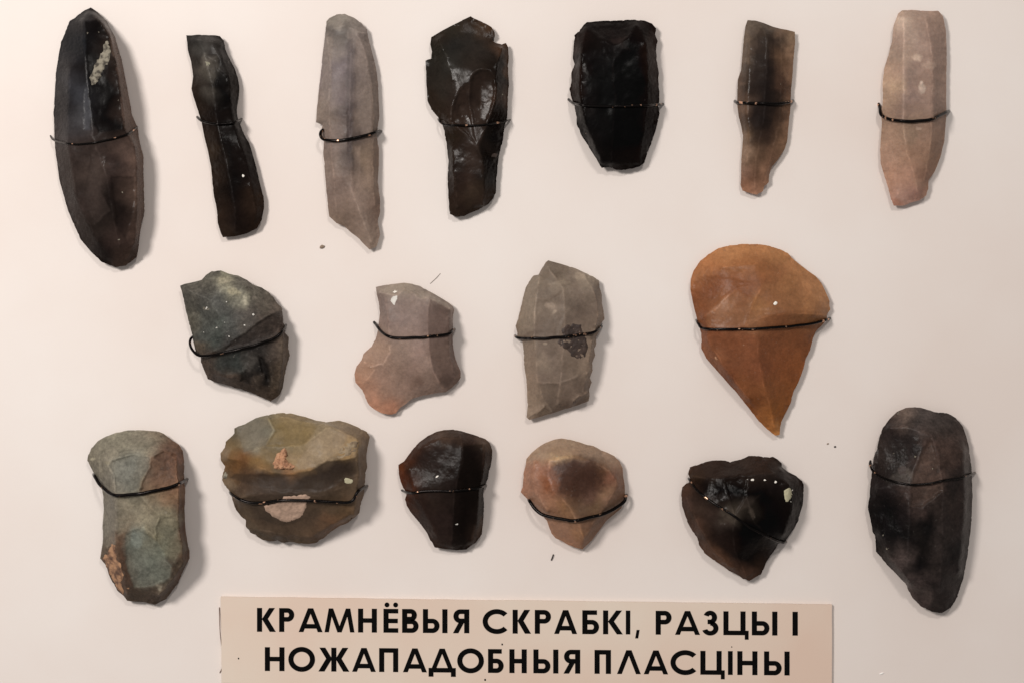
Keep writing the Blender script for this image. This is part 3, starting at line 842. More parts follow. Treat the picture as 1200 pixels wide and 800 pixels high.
s = Stone((400, 310, 4.2125), 'flint_scraper', 'grey-brown flint flake flaring into a broad foot, white chip near top', 'stone tool', M_grey,
    [(170,112),(200,104),(250,97),(310,91),(350,95),(390,108),(430,130),(480,158),(520,182),(550,205),(558,225),(550,260),(552,330),(550,360),(552,410),(560,450),(572,490),(588,525),(592,555),(570,585),(540,610),(515,628),(480,630),(440,638),(400,645),(350,660),(320,685),(290,705),(270,732),(245,740),(200,732),(160,712),(135,690),(120,660),(115,640),(100,615),(70,580),(65,540),(75,500),(100,470),(110,440),(150,400),(170,365),(180,325),(185,290),(190,240),(185,190),(175,150)],
    [[(190,135,3),(235,148,4.6),(275,152,5.2),(310,125,5.2),(350,142,5.6),(395,172,6),(435,165,6),(470,185,5.6),(540,222,3.6)],
     [(435,165,6),(425,250,7),(425,340,7.4),(435,430,7.4),(450,520,6.6),(485,585,5),(508,618,2.6)],
     [(220,170,4.4),(235,300,5.8),(240,430,5.4),(205,488,4),(150,505,3.4),(110,480,2)],
     [(150,505,3.4),(165,520,3.2),(130,560,2.6),(90,590,1.6)],
     [(535,260,5),(532,400,5),(545,500,4.4),(560,560,3)]],
    [(185,125,'7f7a73'),(250,115,'8a857c'),(320,105,'8b867b'),(390,130,'85807a'),(450,160,'817b74'),(520,200,'7a736c'),(200,180,'736a66'),(240,220,'746b67'),(300,180,'766d68'),(360,200,'7a706b'),(410,220,'726863'),(300,280,'786d69'),(360,280,'7e736f'),(230,290,'776b66'),(250,340,'80746d'),(200,330,'83766d'),(470,220,'605551'),(510,240,'655a55'),(545,250,'857b74'),(470,320,'60544f'),(520,320,'685c56'),
     (300,420,'84776f'),(380,420,'887a73'),(420,470,'877a72'),(190,420,'8e7d6f'),(150,440,'907d6e'),(210,470,'8c7b6e'),(470,450,'65584f'),(520,440,'6a5d55'),(560,530,'6f6159'),(500,560,'5f5149'),(430,560,'82746b'),(350,550,'83736a'),(270,530,'88776c'),(200,560,'917c6e'),(120,520,'927a68'),(90,560,'9d7c66'),(150,620,'9a7c69'),(220,640,'8d7668'),(300,620,'88766b'),(400,620,'83746b'),(180,700,'9c7660'),(250,710,'96705b'),(480,610,'88796f'),(385,587,'6d5d54')],
    scars=[([(240,430),(235,330),(190,340),(110,450),(100,470),(150,500),(205,488)],.3,'927f70',.3),([(435,165),(540,222),(545,330),(560,480),(585,540),(510,615),(450,520),(435,430),(425,340),(425,250)],0.15,'5f534d',.55),([(175,118),(310,95),(420,130),(550,210),(540,222),(470,185),(435,165),(395,172),(350,142),(310,125),(275,150),(235,145),(190,135)],0,'8c877d',.6),([(165,515),(110,490),(75,540),(75,575),(110,600),(140,560)],.2,'957b68',.4)],  # right facet tinted darker to paint in its shade
    rim=1.0, serr=0.45, seed=9, soft=2)
s.patch('chip_or_glint', [(240,178),(252,155),(278,150),(280,165),(270,190),(264,208),(252,200)], M_chip_glint, 0.06, 0.03, seed=3, jag=0.4, step=0.8)
s.blob('chip_or_glint', 265, 134, 11, 7, M_chalk_glint, seed=1, raise_mm=0.08)
s.patch('chip_or_glint', [(120,492),(150,502),(170,512),(155,508),(130,500)], M_chip_glint, 0.05, 0.02, seed=6, jag=0.3, step=0.8)
s.wire([(160,282),(170,296),(195,330),(235,355),(320,362),(430,355),(520,345),(550,328),(560,318)], 0.38, 'sagging wire across the flaring grey-brown flake', 9)

s = Stone((590, 290, 3.807), 'flint_scraper', 'tall grey flint flake with a dark brown inclusion beneath the wire', 'stone tool', M_grey,
    [(190,65),(200,57),(225,65),(270,78),(320,92),(360,112),(400,130),(425,148),(430,180),(440,215),(440,250),(448,290),(450,320),(432,345),(430,370),(412,400),(415,430),(405,450),(410,480),(395,515),(398,545),(385,580),(395,600),(382,630),(385,660),(380,685),(350,695),(300,712),(250,728),(210,740),(170,752),(115,768),(103,755),(107,700),(105,640),(100,580),(92,520),(90,470),(85,420),(60,400),(62,380),(55,350),(65,320),(75,280),(85,230),(100,180),(120,140),(135,125),(155,122),(170,95)],
    [[(162,122,3.6),(148,200,5.2),(138,300,6.2),(138,400,6.6),(145,500,6.2),(152,590,5.6),(172,660,4.6),(215,732,2.2)],
     [(200,90,4.2),(265,180,6.4),(275,300,7.4),(270,420,7.8),(260,520,7.4),(255,600,6.2),(240,700,3.4)],
     [(360,125,3.6),(405,200,5),(425,300,4.6),(395,420,5.4),(378,540,5),(355,640,4)],
     [(115,752,1.6),(150,735,2.8),(182,708,3.8)],
     [(305,700,3),(312,680,4.6),(335,663,4.8),(378,645,3)],
     [(155,605,5.4),(200,602,5.8),(255,600,6.2),(330,570,5.6)]],
    [(200,75,'746b63'),(260,95,'776d65'),(340,120,'8e847a'),(380,140,'92887e'),(300,130,'7b7169'),(220,140,'72685f'),(120,160,'857c73'),(110,230,'83796f'),(90,300,'83776c'),(75,350,'7a6d62'),(130,280,'8a8076'),(180,200,'726860'),(210,270,'8a7f75'),(250,160,'857b71'),(260,230,'71675f'),(330,200,'766b63'),(400,200,'7d7269'),(430,240,'8b7e74'),(430,310,'897b70'),(340,290,'675c55'),(400,290,'71665e'),(210,330,'6e635c'),(170,370,'70655d'),(100,370,'7b6e64'),
     (120,440,'857a70'),(170,440,'736861'),(210,480,'71665f'),(190,520,'8a7e74'),(120,520,'84786d'),(110,600,'897a6d'),(180,580,'72665e'),(240,560,'7b6f67'),(320,550,'7a6d65'),(395,450,'877a6f'),(385,540,'8a7c71'),(340,610,'71645c'),(370,670,'7b6d63'),(300,640,'6f625a'),(200,640,'7d7066'),(220,700,'7a6e65'),(130,680,'8a7c70'),(140,740,'8b7d72'),(260,700,'776a61'),(300,530,'756960')],
    scars=[([(120,145),(160,122),(148,200),(138,300),(138,395),(70,390),(65,330),(90,230)],.1,'877e74',.55),([(90,430),(138,405),(145,500),(152,590),(215,732),(115,760),(105,640)],.15,'87796d',.45),([(155,605),(255,600),(240,705),(215,728),(172,660)],.25,'6c6058',.5),([(120,752),(182,706),(215,735),(150,758)],.3,'84766a',.5),([(150,230),(200,230),(265,190),(275,300),(240,400),(145,395),(140,300)],.2,'6a5f57',.4),([(260,610),(335,575),(385,600),(380,640),(335,662),(310,690),(250,715)],.2,'74675f',.4)],
    rim=1.2, serr=0.6, seed=10, soft=1,
    spots=[(205,265,22,16,'9d9287',.7),(225,290,10,8,'a0968b',.7),(345,128,26,16,'a0968a',.6),(250,158,40,10,'91877c',.6),(185,430,8,8,'9a8f84',.8),(120,380,18,8,'6a5d53',.6)])
s.patch('inclusion_or_hole', [(258,360),(285,342),(320,335),(350,345),(358,370),(368,400),(380,430),(375,470),(360,500),(330,497),(300,480),(280,455),(250,435),(238,420),(255,395)], M_incl_hole, 0.05, 0.12, 'dark brown blotch', seed=8, jag=1.1)
s.blob('inclusion_or_hole', 316, 689, 8, 9, M_incl_hole, seed=3, raise_mm=0.03)  # dark dab painted in for a small shaded hole
s.wire([(50,392),(58,400),(80,405),(110,406),(190,405),(270,397),(340,388),(400,378),(428,360),(438,350)], 0.38, 'wire over the dark spot of the grey flake', 10)

s = Stone((790, 270, 3.075), 'flint_scraper', 'honey-brown fan-shaped flint narrowing to a sharp point', 'stone tool', M_brown,
    [(60,175),(70,145),(95,110),(125,85),(160,65),(200,55),(250,49),(300,50),(340,55),(380,68),(410,82),(435,110),(455,125),(480,145),(510,165),(530,190),(545,220),(560,255),(562,285),(552,300),(550,320),(530,345),(510,365),(500,390),(490,430),(475,460),(465,500),(450,540),(430,580),(420,620),(405,650),(390,680),(382,705),(380,735),(365,738),(340,720),(305,685),(270,640),(230,590),(190,545),(150,500),(115,460),(98,425),(97,370),(85,330),(75,290),(65,250),(58,210)],
    [[(110,310,4.6),(150,282,6),(195,240,7.2),(225,210,7.4)],
     [(255,345,9),(272,300,9),(290,250,8.8),(320,190,7.6)],
     [(255,345,9),(330,308,9.6),(420,296,8.8),(500,302,6.4),(548,305,2.6)],
     [(120,350,5),(190,358,7.6),(255,345,9)],
     [(300,370,9.2),(305,480,8.2),(335,600,6),(362,712,2.6)],
     [(120,390,4.6),(180,490,4.8),(270,605,4)],
     [(180,130,5.4),(300,120,5.8)]],
    [(75,180,'9c7050'),(120,110,'ab7d59'),(200,75,'b58a66'),(300,70,'ad835f'),(380,90,'b08763'),(440,130,'a98262'),(100,230,'84563a'),(140,210,'7a4e33'),(180,180,'875a3d'),(230,130,'9a6e4d'),(300,130,'936848'),(280,190,'855a3e'),(370,160,'936b4e'),(420,180,'9a7456'),(480,190,'a88265'),(530,230,'b18c6e'),(550,270,'b08c72'),(160,300,'916b52'),(190,270,'977259'),(220,310,'84604a'),(120,310,'7e543b'),(240,250,'7d553d'),(340,230,'8a6349'),(310,270,'93704f'),(420,260,'8d6a50'),(480,270,'9a7658'),(500,310,'8d6749'),(380,310,'80593f'),(270,330,'8d6a52'),
     (110,380,'7d5138'),(180,390,'7a4f37'),(260,400,'7c5139'),(350,400,'7d523a'),(440,390,'83563a'),(500,370,'8a5d40'),(150,450,'855b43'),(220,470,'7c5139'),(300,500,'7c5038'),(400,480,'875636'),(450,480,'8c5a35'),(250,570,'805436'),(330,580,'7f5334'),(400,590,'8a5a33'),(320,660,'8f6137'),(370,660,'90602f'),(350,715,'ad7b48'),(372,725,'b28452'),(200,550,'6c4026'),(280,640,'774b28')],
    scars=[([(110,305),(195,238),(225,210),(290,250),(255,343),(190,355),(120,350)],.10,'8f6d57',.45),([(255,343),(275,285),(320,190),(480,200),(545,290),(420,293),(330,306)],.10,'977255',.35),([(65,190),(110,160),(200,170),(290,190),(225,210),(195,238),(110,300),(80,290)],.12,'7c5136',.45)],
    rim=1.1, serr=0.5, seed=11, soft=4)
s.blob('speck_or_glint', 365, 263, 8, 8, M_chalk_glint, seed=1, raise_mm=0.12)  # lamp glint on the honey flint, painted on
for i,(x,y,r) in enumerate([(375,155,5),(395,145,3),(430,140,5),(250,412,6),(150,460,8),(145,353,5),(410,240,4),(270,260,4),(282,245,4),(265,285,4),(515,295,4)]):
    s.blob('speck_or_glint', x, y, r, r*0.7, M_crumb, seed=70+i, raise_mm=0.04, ang=i)
s.wire([(80,322),(88,337),(105,352),(180,356),(300,354),(420,345),(500,335),(550,322),(562,316)], 0.36, 'wire drawn tight across the fan-shaped honey flint', 11)

# ---- bottom row
s = Stone((90, 490, 3.48), 'flint_scraper', 'thick grey-green patinated scraper with orange crust on its side', 'stone tool', M_green,
    [(45,150),(60,120),(85,92),(120,72),(160,57),(210,48),(270,47),(330,52),(355,62),(385,85),(415,105),(432,130),(438,170),(438,240),(442,300),(440,370),(442,440),(450,500),(460,540),(460,570),(445,600),(430,630),(415,670),(390,700),(365,735),(320,758),(275,748),(230,745),(205,742),(190,722),(165,700),(145,665),(130,635),(120,600),(95,570),(100,540),(108,490),(105,440),(110,380),(108,320),(103,290),(85,255),(75,230),(55,195),(43,170)],
    [[(128,190,6),(140,170,7.2),(175,158,7.8),(225,145,8)],
     [(128,190,6),(150,235,8.4),(155,310,9.4),(158,400,9.4),(158,510,8.6),(172,580,7.4),(192,640,6.2),(205,715,3.6)],
     [(355,130,7.4),(312,152,9),(292,210,10.2),(268,250,10.6),(250,300,11)],
     [(250,300,11),(290,350,11.4),(335,395,11.8),(318,450,11.8),(320,510,11.4)],
     [(355,130,7.4),(402,160,7.6),(412,260,9.6),(416,350,10.4),(412,430,10.4),(430,520,9.8),(432,590,8.4),(385,660,7.2),(335,718,5)],
     [(200,460,9.6),(270,440,10.6),(330,490,11),(360,580,10),(400,630,7.8)]],
    [(60,150,'6c685e'),(110,100,'77746a'),(180,70,'827f74'),(260,60,'807b70'),(330,65,'7e7467'),(120,150,'8c887c'),(200,110,'7c796e'),(280,110,'79756a'),(90,220,'77736a'),(130,240,'77746d'),(180,200,'6a6d6a'),(230,190,'6d716e'),(200,250,'707370'),(260,210,'78756c'),(160,280,'77736b'),(225,285,'5f5f59'),
     (380,120,'6a5245'),(370,170,'5d4235'),(330,200,'6a5344'),(410,170,'7a5543'),(330,250,'735a49'),(400,270,'80604c'),(300,290,'71614f'),(390,320,'7c6049'),(130,360,'6d6a63'),(130,450,'706d66'),(190,350,'7e786c'),(250,370,'847e70'),(300,350,'7e7565'),(280,420,'827d6d'),(220,420,'756c5e'),(370,400,'787362'),(370,470,'6f6f61'),(400,440,'706a5a'),(180,500,'5a4638'),(250,480,'747b77'),(230,510,'6c736e'),(300,480,'6d6a58'),
     (190,580,'4c382c'),(250,560,'6a6e68'),(300,590,'69706a'),(350,540,'6a6f63'),(400,540,'5f5a4d'),(390,590,'514a41'),(270,640,'646762'),(340,640,'666c66'),(210,660,'4a3930'),(240,700,'4a3e35'),(300,700,'4e443b'),(340,690,'675f55'),(380,690,'4b3c32'),(320,745,'473a31'),(428,200,'5c4234'),(432,350,'583f31'),(435,450,'573f32'),(448,550,'574134'),(425,640,'50392c')],
    scars=[([(128,190),(140,168),(225,143),(300,155),(290,210),(265,250),(250,300),(160,305),(152,240)],.6,'6f706b',.5),([(300,155),(355,128),(405,150),(412,260),(395,280),(255,300),(268,250),(292,210)],.7,'5f4638',.5),([(165,320),(250,310),(335,395),(318,450),(322,510),(270,440),(200,460),(165,480)],.35,'7f796b',.35),([(195,470),(250,450),(300,475),(340,510),(360,560),(395,600),(380,650),(300,690),(230,690),(205,620),(195,540)],.5,'6c716b',.5),([(340,395),(410,400),(412,440),(428,520),(400,590),(365,560),(325,505),(320,450)],.4,'6f6d5f',.4),([(385,600),(430,560),(432,600),(385,665),(335,718),(300,700),(380,650)],.3,'4d4036',.4),([(110,300),(150,290),(158,510),(120,530),(110,450)],.2,'74716a',.4)],
    rim=1.2, serr=0.6, lump=0.3, seed=12, soft=1, micro=0.06, blur=0.5,
    spots=[(333,690,10,12,'8a8378',.8),(245,495,20,30,'7c8583',.7),(355,385,6,6,'9a9486',.8),(70,158,10,5,'a09b8c',.8),(125,180,8,5,'a39d8c',.7),(360,200,26,10,'4a352a',.6),(350,160,30,8,'50392d',.6)])
s.patch('orange_cortex', [(140,508),(158,520),(160,560),(180,600),(190,640),(180,670),(195,705),(188,718),(165,696),(147,662),(133,632),(120,597),(100,570),(110,555),(125,550)], M_cortex, 0.25, 0.2, 'rough orange crust', seed=3, jag=1.3)
s.blob('orange_cortex', 210, 692, 6, 5, M_cortex, seed=3, raise_mm=0.08)
s.wire([(70,226),(78,242),(100,275),(150,310),(220,310),(300,298),(370,282),(405,270),(442,252),(450,246)], 0.46, 'curved dark wire round the grey-green scraper', 12)

s = Stone((240, 470, 4.443), 'flint_scraper', 'big round olive-brown flint with dark band and pinkish crust patches', 'stone tool', M_banded,
    [(80,270),(105,240),(110,210),(135,185),(155,165),(155,140),(175,128),(210,118),(240,98),(270,85),(330,70),(400,58),(450,62),(520,80),(580,98),(640,108),(700,98),(760,118),(800,135),(845,160),(858,185),(850,230),(842,280),(845,340),(835,400),(830,470),(815,530),(805,580),(780,605),(745,630),(700,650),(660,678),(620,710),(580,735),(550,742),(490,738),(440,730),(410,735),(380,722),(340,728),(300,720),(265,695),(235,680),(215,650),(212,620),(185,595),(160,560),(145,520),(135,475),(105,440),(90,410),(95,370),(105,340),(85,305)],
    [[(120,290,4),(250,325,6.4),(350,365,8.6),(450,378,9.8),(550,358,11),(630,310,12),(720,302,12),(790,285,11)],
     [(520,225,9.4),(560,190,9.4),(650,125,8.4),(720,160,9),(800,205,10)],
     [(300,235,7.4),(430,235,8),(520,225,9.4)],
     [(800,205,10),(790,285,11),(802,400,9.6),(792,480,9.2),(778,600,5.6)],
     [(330,85,4.4),(362,150,6.6),(310,235,7.4),(200,270,5.4)],
     [(180,500,6.4),(300,480,8.6),(400,480,10),(600,490,10.8),(700,450,10.6),(790,400,10)],
     [(230,660,2.8),(400,690,4.4),(550,700,4.6),(670,640,6),(770,580,6)],
     [(380,75,3),(520,110,5),(640,120,6.6)]],
    [(100,270,'75695d'),(160,160,'5a574e'),(200,150,'676762'),(270,120,'6d6e6b'),(270,190,'6c6d6a'),(320,150,'6a6f6c'),(250,240,'76756f'),(340,100,'7c7869'),(420,90,'857a67'),(520,110,'82765f'),(600,120,'837a6c'),(700,130,'857a6d'),(780,160,'7c7165'),(830,190,'77695d'),(400,150,'7a6e50'),(470,160,'766949'),(430,200,'6b5f43'),(520,170,'7a6d50'),(360,230,'6a624f'),(330,280,'74674d'),(150,230,'6c5f49'),(130,290,'6d5539'),(200,290,'6a4c2d'),(170,340,'644a30'),(270,310,'7a6240'),(300,340,'7d6543'),(480,250,'7d725d'),
     (580,220,'8c8271'),(640,180,'8e8474'),(700,190,'8a7e70'),(560,290,'8b7f6d'),(640,270,'91836f'),(480,320,'8a7a62'),(530,340,'8b7558'),(750,240,'9c8a6e'),(780,210,'a08c6e'),(740,280,'8a7658'),(450,370,'7a5c40'),(230,370,'503e30'),(150,390,'5b4838'),(120,420,'75695d'),(300,390,'3d3029'),(400,410,'362c28'),(500,410,'332b28'),(600,370,'2b2422'),(680,340,'241e1c'),(740,340,'28211d'),(680,400,'2e2723'),(600,440,'3b322d'),(450,450,'3a312d'),(300,450,'413732'),(200,450,'4a3e37'),
     (720,460,'4e4239'),(770,440,'564a40'),(200,520,'4f443c'),(270,560,'413832'),(220,600,'50463e'),(300,620,'3d3530'),(380,680,'453c36'),(450,670,'463c36'),(550,620,'4a3f38'),(600,550,'50443b'),(680,560,'594b40'),(650,620,'675040'),(740,570,'62503f'),(560,700,'5a493d'),(300,690,'4f463f'),(480,720,'54483e'),(820,300,'6c5f54'),(820,420,'6b5d52'),(805,530,'6f5f53'),(840,250,'6d5f54')],
    scars=[([(560,350),(640,305),(720,300),(790,285),(800,380),(720,400),(690,440),(600,470),(400,470),(250,440),(130,400),(150,370),(250,375),(360,375),(450,380)],.25,'352c28',.6),([(470,330),(540,210),(650,125),(740,190),(720,230),(690,275),(640,300),(560,345),(490,360)],.15,'8d8272',.7),([(165,150),(240,100),(330,90),(362,150),(310,235),(200,265)],.35,'706f6b',.55),([(362,150),(330,90),(400,75),(590,130),(540,205),(500,230),(430,235),(310,235)],.3,'75694d',.5),([(210,590),(300,690),(420,710),(560,720),(680,640),(560,600),(400,640)],.2,'5a4c42',.4)],
    rim=1.4, serr=0.9, lump=0.3, seed=13, soft=2, blur=0.5)
s.patch('pinkish_cortex', [(305,545),(340,532),(390,524),(405,497),(460,488),(530,485),(553,500),(530,520),(530,550),(510,590),(480,612),(430,630),(390,618),(350,595),(320,570)], M_cortex2, 0.15, 0.16, 'oval pinkish crust patch', seed=3, jag=0.9)
s.patch('peach_crust', [(355,320),(370,280),(395,255),(415,238),(428,262),(425,300),(445,320),(475,340),(455,352),(400,355),(360,350)], M_crumb, 0.7, 0.9, 'rough peach-coloured lump', seed=12, jag=1.0)
s.patch('tan_crust', [(690,270),(720,225),(765,205),(805,205),(795,250),(770,275),(730,295),(640,305),(660,290)], M_tan, 0.05, 0.15, seed=5, jag=1.2)
s.blob('chip_or_glint', 748, 413, 26, 17, M_putty, seed=2, raise_mm=0.08)
s.blob('chip_or_glint', 107, 385, 14, 24, M_crust, seed=5, raise_mm=0.02)
s.wire([(130,470),(140,484),(180,508),(240,525),(320,525),(400,515),(500,515),(600,518),(720,525),(770,515),(797,470),(836,445),(846,440)], 0.40, 'wire over the pinkish patch of the big round flint', 13)

s = Stone((450, 490, 4.707), 'flint_scraper', 'black round-headed flint scraper with reddish brown left edge', 'stone tool', M_black,
    [(80,255),(110,235),(135,200),(160,165),(195,130),(240,95),(290,72),(330,62),(380,60),(430,68),(480,85),(520,98),(560,112),(585,135),(598,175),(596,220),(590,260),(580,290),(575,330),(555,365),(548,400),(550,450),(552,490),(550,540),(545,590),(540,640),(520,665),(505,685),(480,700),(455,722),(400,725),(340,720),(280,710),(265,680),(255,670),(240,635),(215,600),(185,560),(150,520),(125,480),(115,445),(125,405),(105,380),(90,340),(82,300)],
    [[(420,85,3.4),(432,150,6.4),(435,220,7.6),(412,310,8.2),(390,400,8.2),(382,500,7.6),(376,600,6.4),(372,705,3)],
     [(130,270,3.6),(160,380,5.4),(220,500,6),(290,640,4.2)],
     [(550,140,4),(548,260,5.2),(525,400,5.4),(510,560,5),(480,680,3)],
     [(200,160,4.2),(300,110,4.8),(420,110,5)]],
    [(90,270,'54321f'),(100,330,'4f2f20'),(120,250,'442c20'),(170,180,'3b2b24'),(240,120,'3a2f2a'),(320,85,'4a3f38'),(400,80,'3b322d'),(480,100,'352c28'),(540,120,'4b423b'),(580,160,'4b423a'),(590,220,'2f2622'),(150,300,'2d201b'),(220,220,'261f1d'),(300,180,'241f1e'),(380,180,'221d1c'),(250,320,'221c1a'),(350,300,'1e1918'),(470,180,'171312'),(500,280,'0f0b0a'),(440,300,'100c0b'),(550,300,'130e0c'),
     (130,420,'43291d'),(180,450,'281f1c'),(280,450,'241e1c'),(350,450,'1f1a19'),(450,450,'0b0807'),(520,430,'120e0c'),(140,490,'3b281f'),(220,560,'2a2220'),(320,570,'282221'),(430,580,'100c0b'),(500,560,'191412'),(538,600,'423932'),(530,640,'3d332d'),(260,640,'2e2521'),(330,680,'2b2523'),(430,690,'191412'),(490,680,'2b221d'),(300,700,'2e2622')],
    scars=[([(432,150),(435,220),(412,310),(390,400),(382,500),(376,600),(372,705),(480,690),(510,560),(525,400),(548,260),(550,140)],0.1,'110d0c',.6),([(545,500),(548,600),(520,660),(510,640),(525,560)],.2,'4a4039',.6)],  # shade of the right facet painted near black
    rim=1.2, serr=0.5, seed=14, soft=2)
s.blob('speck_or_glint', 292, 320, 11, 7, M_chalk_glint, seed=1, raise_mm=0.10, ang=-0.4)  # painted lamp glint
s.blob('speck_or_glint', 402, 583, 11, 6, M_chip_glint, seed=4, raise_mm=0.08, ang=-0.3)  # second painted glint, lower on the ridge
s.wire([(96,392),(110,399),(150,408),(250,398),(350,400),(420,395),(500,385),(550,372),(564,366)], 0.32, 'wire with coppery glints on the round-headed black scraper', 14)

s = Stone((590, 500, 5.0), 'flint_scraper', 'pinkish grey flint scraper with dark brown centre and pointed base', 'stone tool', M_brown,
    [(100,380),(112,350),(115,310),(118,270),(130,225),(135,185),(165,150),(205,115),(250,90),(300,72),(340,66),(400,75),(450,90),(480,100),(530,110),(570,135),(610,150),(650,170),(680,200),(698,240),(700,280),(710,330),(712,380),(715,410),(700,450),(690,475),(650,510),(610,540),(580,580),(550,620),(520,660),(490,690),(462,717),(420,705),(380,690),(340,665),(305,650),(280,620),(265,580),(255,550),(235,525),(195,490),(165,450),(150,430)],
    [[(270,190,5.6),(310,192,6.4),(400,178,7.0),(520,200,7.0),(620,255,6),(670,340,5)],
     [(270,190,5.6),(265,280,6.8),(290,380,8.2),(360,440,9),(400,490,9),(430,550,8.6),(468,640,6),(463,705,2.4)],
     [(180,200,4.2),(170,300,5),(200,400,5.4),(260,490,6)],
     [(670,340,5),(610,440,6),(540,540,5.4),(480,640,5)]],
    [(120,360,'8b6d5e'),(125,290,'8d7060'),(150,190,'847466'),(220,120,'867a6d'),(300,90,'84796b'),(400,100,'82776a'),(480,120,'7f7366'),(560,150,'7b7064'),(640,190,'85776b'),(690,250,'7d6a5d'),(210,150,'8f8375'),(320,145,'80715f'),(420,150,'776653'),(320,180,'9a8a70'),(395,172,'95846c'),(170,250,'876a5b'),(210,230,'83604e'),(180,340,'876b5d'),(230,300,'7a553e'),(265,320,'734a30'),(260,250,'714e3a'),
     (320,240,'4a3227'),(400,230,'41302a'),(500,230,'46342c'),(430,300,'382720'),(350,310,'442e24'),(500,300,'3d2b24'),(580,260,'56402f'),(560,330,'4b362c'),(640,290,'6f5142'),(680,330,'735a4c'),(690,390,'6f5a4d'),(600,400,'75604f'),(600,420,'7e6858'),(330,380,'5a4131'),(420,400,'46342a'),(500,400,'524038'),(540,460,'61503f'),(240,400,'7c5e4d'),(200,440,'876d5e'),(300,450,'7d614e'),(360,480,'7b6148'),(400,460,'5c493b'),(460,500,'5f4f42'),(620,480,'6a584a'),
     (300,560,'876d5d'),(350,600,'8a7060'),(420,580,'826955'),(440,640,'85694f'),(500,580,'70594a'),(540,600,'6e5747'),(400,680,'8b6d5a'),(470,690,'7b604c')],
    scars=[([(400,490),(440,555),(468,640),(465,705),(540,620),(600,540),(480,530)],.1,'6d5849',.4),([(140,190),(250,95),(400,80),(560,140),(520,180),(400,165),(290,180),(200,200)],.2,'85796c',.4)],
    rim=1.2, serr=0.4, seed=15, soft=3,
    spots=[(430,295,150,105,'38261f',.75),(285,330,40,70,'70482f',.5)])
for i,(x,y,r) in enumerate([(315,172,9),(335,185,7),(395,168,7),(378,243,5),(510,460,6),(210,155,6),(460,395,4),(440,470,4)]):
    s.blob('speck_or_glint', x, y, r, r*0.8, M_speck_glint, seed=90+i, raise_mm=0.05)
s.wire([(148,420),(157,438),(185,480),(230,512),(300,530),(400,547),(480,535),(580,510),(660,472),(708,435),(716,405),(724,398)], 0.46, 'curved dark wire under the brown-centred pink scraper', 15)

s = Stone((780, 520, 4.444), 'flint_core', 'lumpy heart-shaped black flint with a pale greenish spot', 'stone tool', M_black,
    [(118,155),(125,120),(160,108),(210,92),(265,80),(305,85),(335,92),(370,85),(410,72),(435,58),(470,60),(520,68),(560,65),(585,80),(605,98),(605,120),(640,145),(680,165),(710,190),(720,210),(718,270),(712,320),(700,360),(690,400),(670,440),(640,480),(620,512),(585,518),(575,545),(545,580),(525,615),(510,655),(495,678),(470,690),(435,712),(400,702),(365,675),(330,660),(300,635),(265,615),(230,590),(200,565),(175,525),(165,490),(140,450),(112,405),(100,360),(85,320),(80,265),(85,225),(105,205),(130,190)],
    [[(140,165,3.4),(240,175,6.2),(300,172,7.4),(430,158,8.2),(560,150,7.6),(608,125,3.6)],
     [(300,172,7.4),(330,280,10.4),(365,380,11.4),(350,450,10.6),(362,560,7.6),(420,690,3)],
     [(430,158,8.2),(420,280,10.6),(460,400,11),(520,470,9),(590,505,4)],
     [(560,150,7.6),(640,210,8.2),(655,330,7.4),(615,470,5)],
     [(130,190,3),(180,260,6),(250,310,8.4),(365,380,11.4)],
     [(110,280,3.4),(170,420,5),(250,550,4.4),(350,645,3.4)]],
    [(140,130,'3f3029'),(200,110,'3a2e29'),(270,100,'352b27'),(340,120,'2c2422'),(430,80,'39302c'),(500,90,'362c29'),(570,90,'2e2623'),(160,150,'34281f'),(240,150,'2b2320'),(380,140,'241d1b'),(480,130,'2c2421'),(560,130,'282220'),(640,170,'201917'),(700,210,'231b18'),(100,240,'46362d'),(110,310,'453731'),(150,280,'352a26'),(200,230,'120d0b'),(260,230,'0b0807'),(180,340,'3a2f2a'),(140,370,'3c2f28'),(240,360,'322926'),(300,400,'3b3531'),(325,385,'4c4842'),(290,290,'191412'),
     (380,250,'060404'),(500,260,'080605'),(440,340,'23201d'),(430,320,'37332f'),(560,230,'141010'),(600,320,'0d0a09'),(680,300,'14100e'),(650,400,'0f0b0a'),(530,400,'060404'),(400,440,'060404'),(500,520,'0a0706'),(590,500,'0c0908'),(560,560,'1f1612'),(150,440,'4a382e'),(200,480,'3a2c25'),(190,540,'523e32'),(260,480,'231b18'),(260,580,'5a4335'),(330,560,'1e1613'),(300,620,'5a4233'),(420,600,'0f0b0a'),(370,650,'4a372c'),(440,690,'4a382e'),(500,640,'2b201a')],
    scars=[([(300,180),(430,165),(420,280),(365,370),(330,280)],.5,None,0),([(130,160),(240,175),(430,158),(560,150),(600,120),(560,70),(440,65),(270,85),(130,125)],0.1,'322925',.5),([(420,310),(450,330),(470,380),(455,395),(430,360)],.4,'45413c',.7),([(270,390),(320,360),(335,390),(320,415),(280,420)],.3,'45403b',.6)],  # the small paler tints are gleams painted into the colour
    rim=1.4, serr=0.8, lump=0.4, seed=16, soft=2)
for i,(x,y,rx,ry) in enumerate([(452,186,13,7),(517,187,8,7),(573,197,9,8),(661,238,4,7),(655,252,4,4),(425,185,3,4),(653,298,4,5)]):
    s.blob('speck_or_glint', x, y, rx, ry, M_chalk_glint, seed=100+i, raise_mm=0.10)  # the row of larger dots is lamp glints painted on
s.blob('greenish_spot', 637, 262, 22, 40, M_putty, seed=3, raise_mm=0.10, label='pale greenish oval spot')
s.wire([(118,178),(127,192),(165,240),(240,300),(320,350),(400,405),(450,440),(530,480),(600,512),(630,508)], 0.34, 'slanting wire on the heart-shaped black flint', 16)

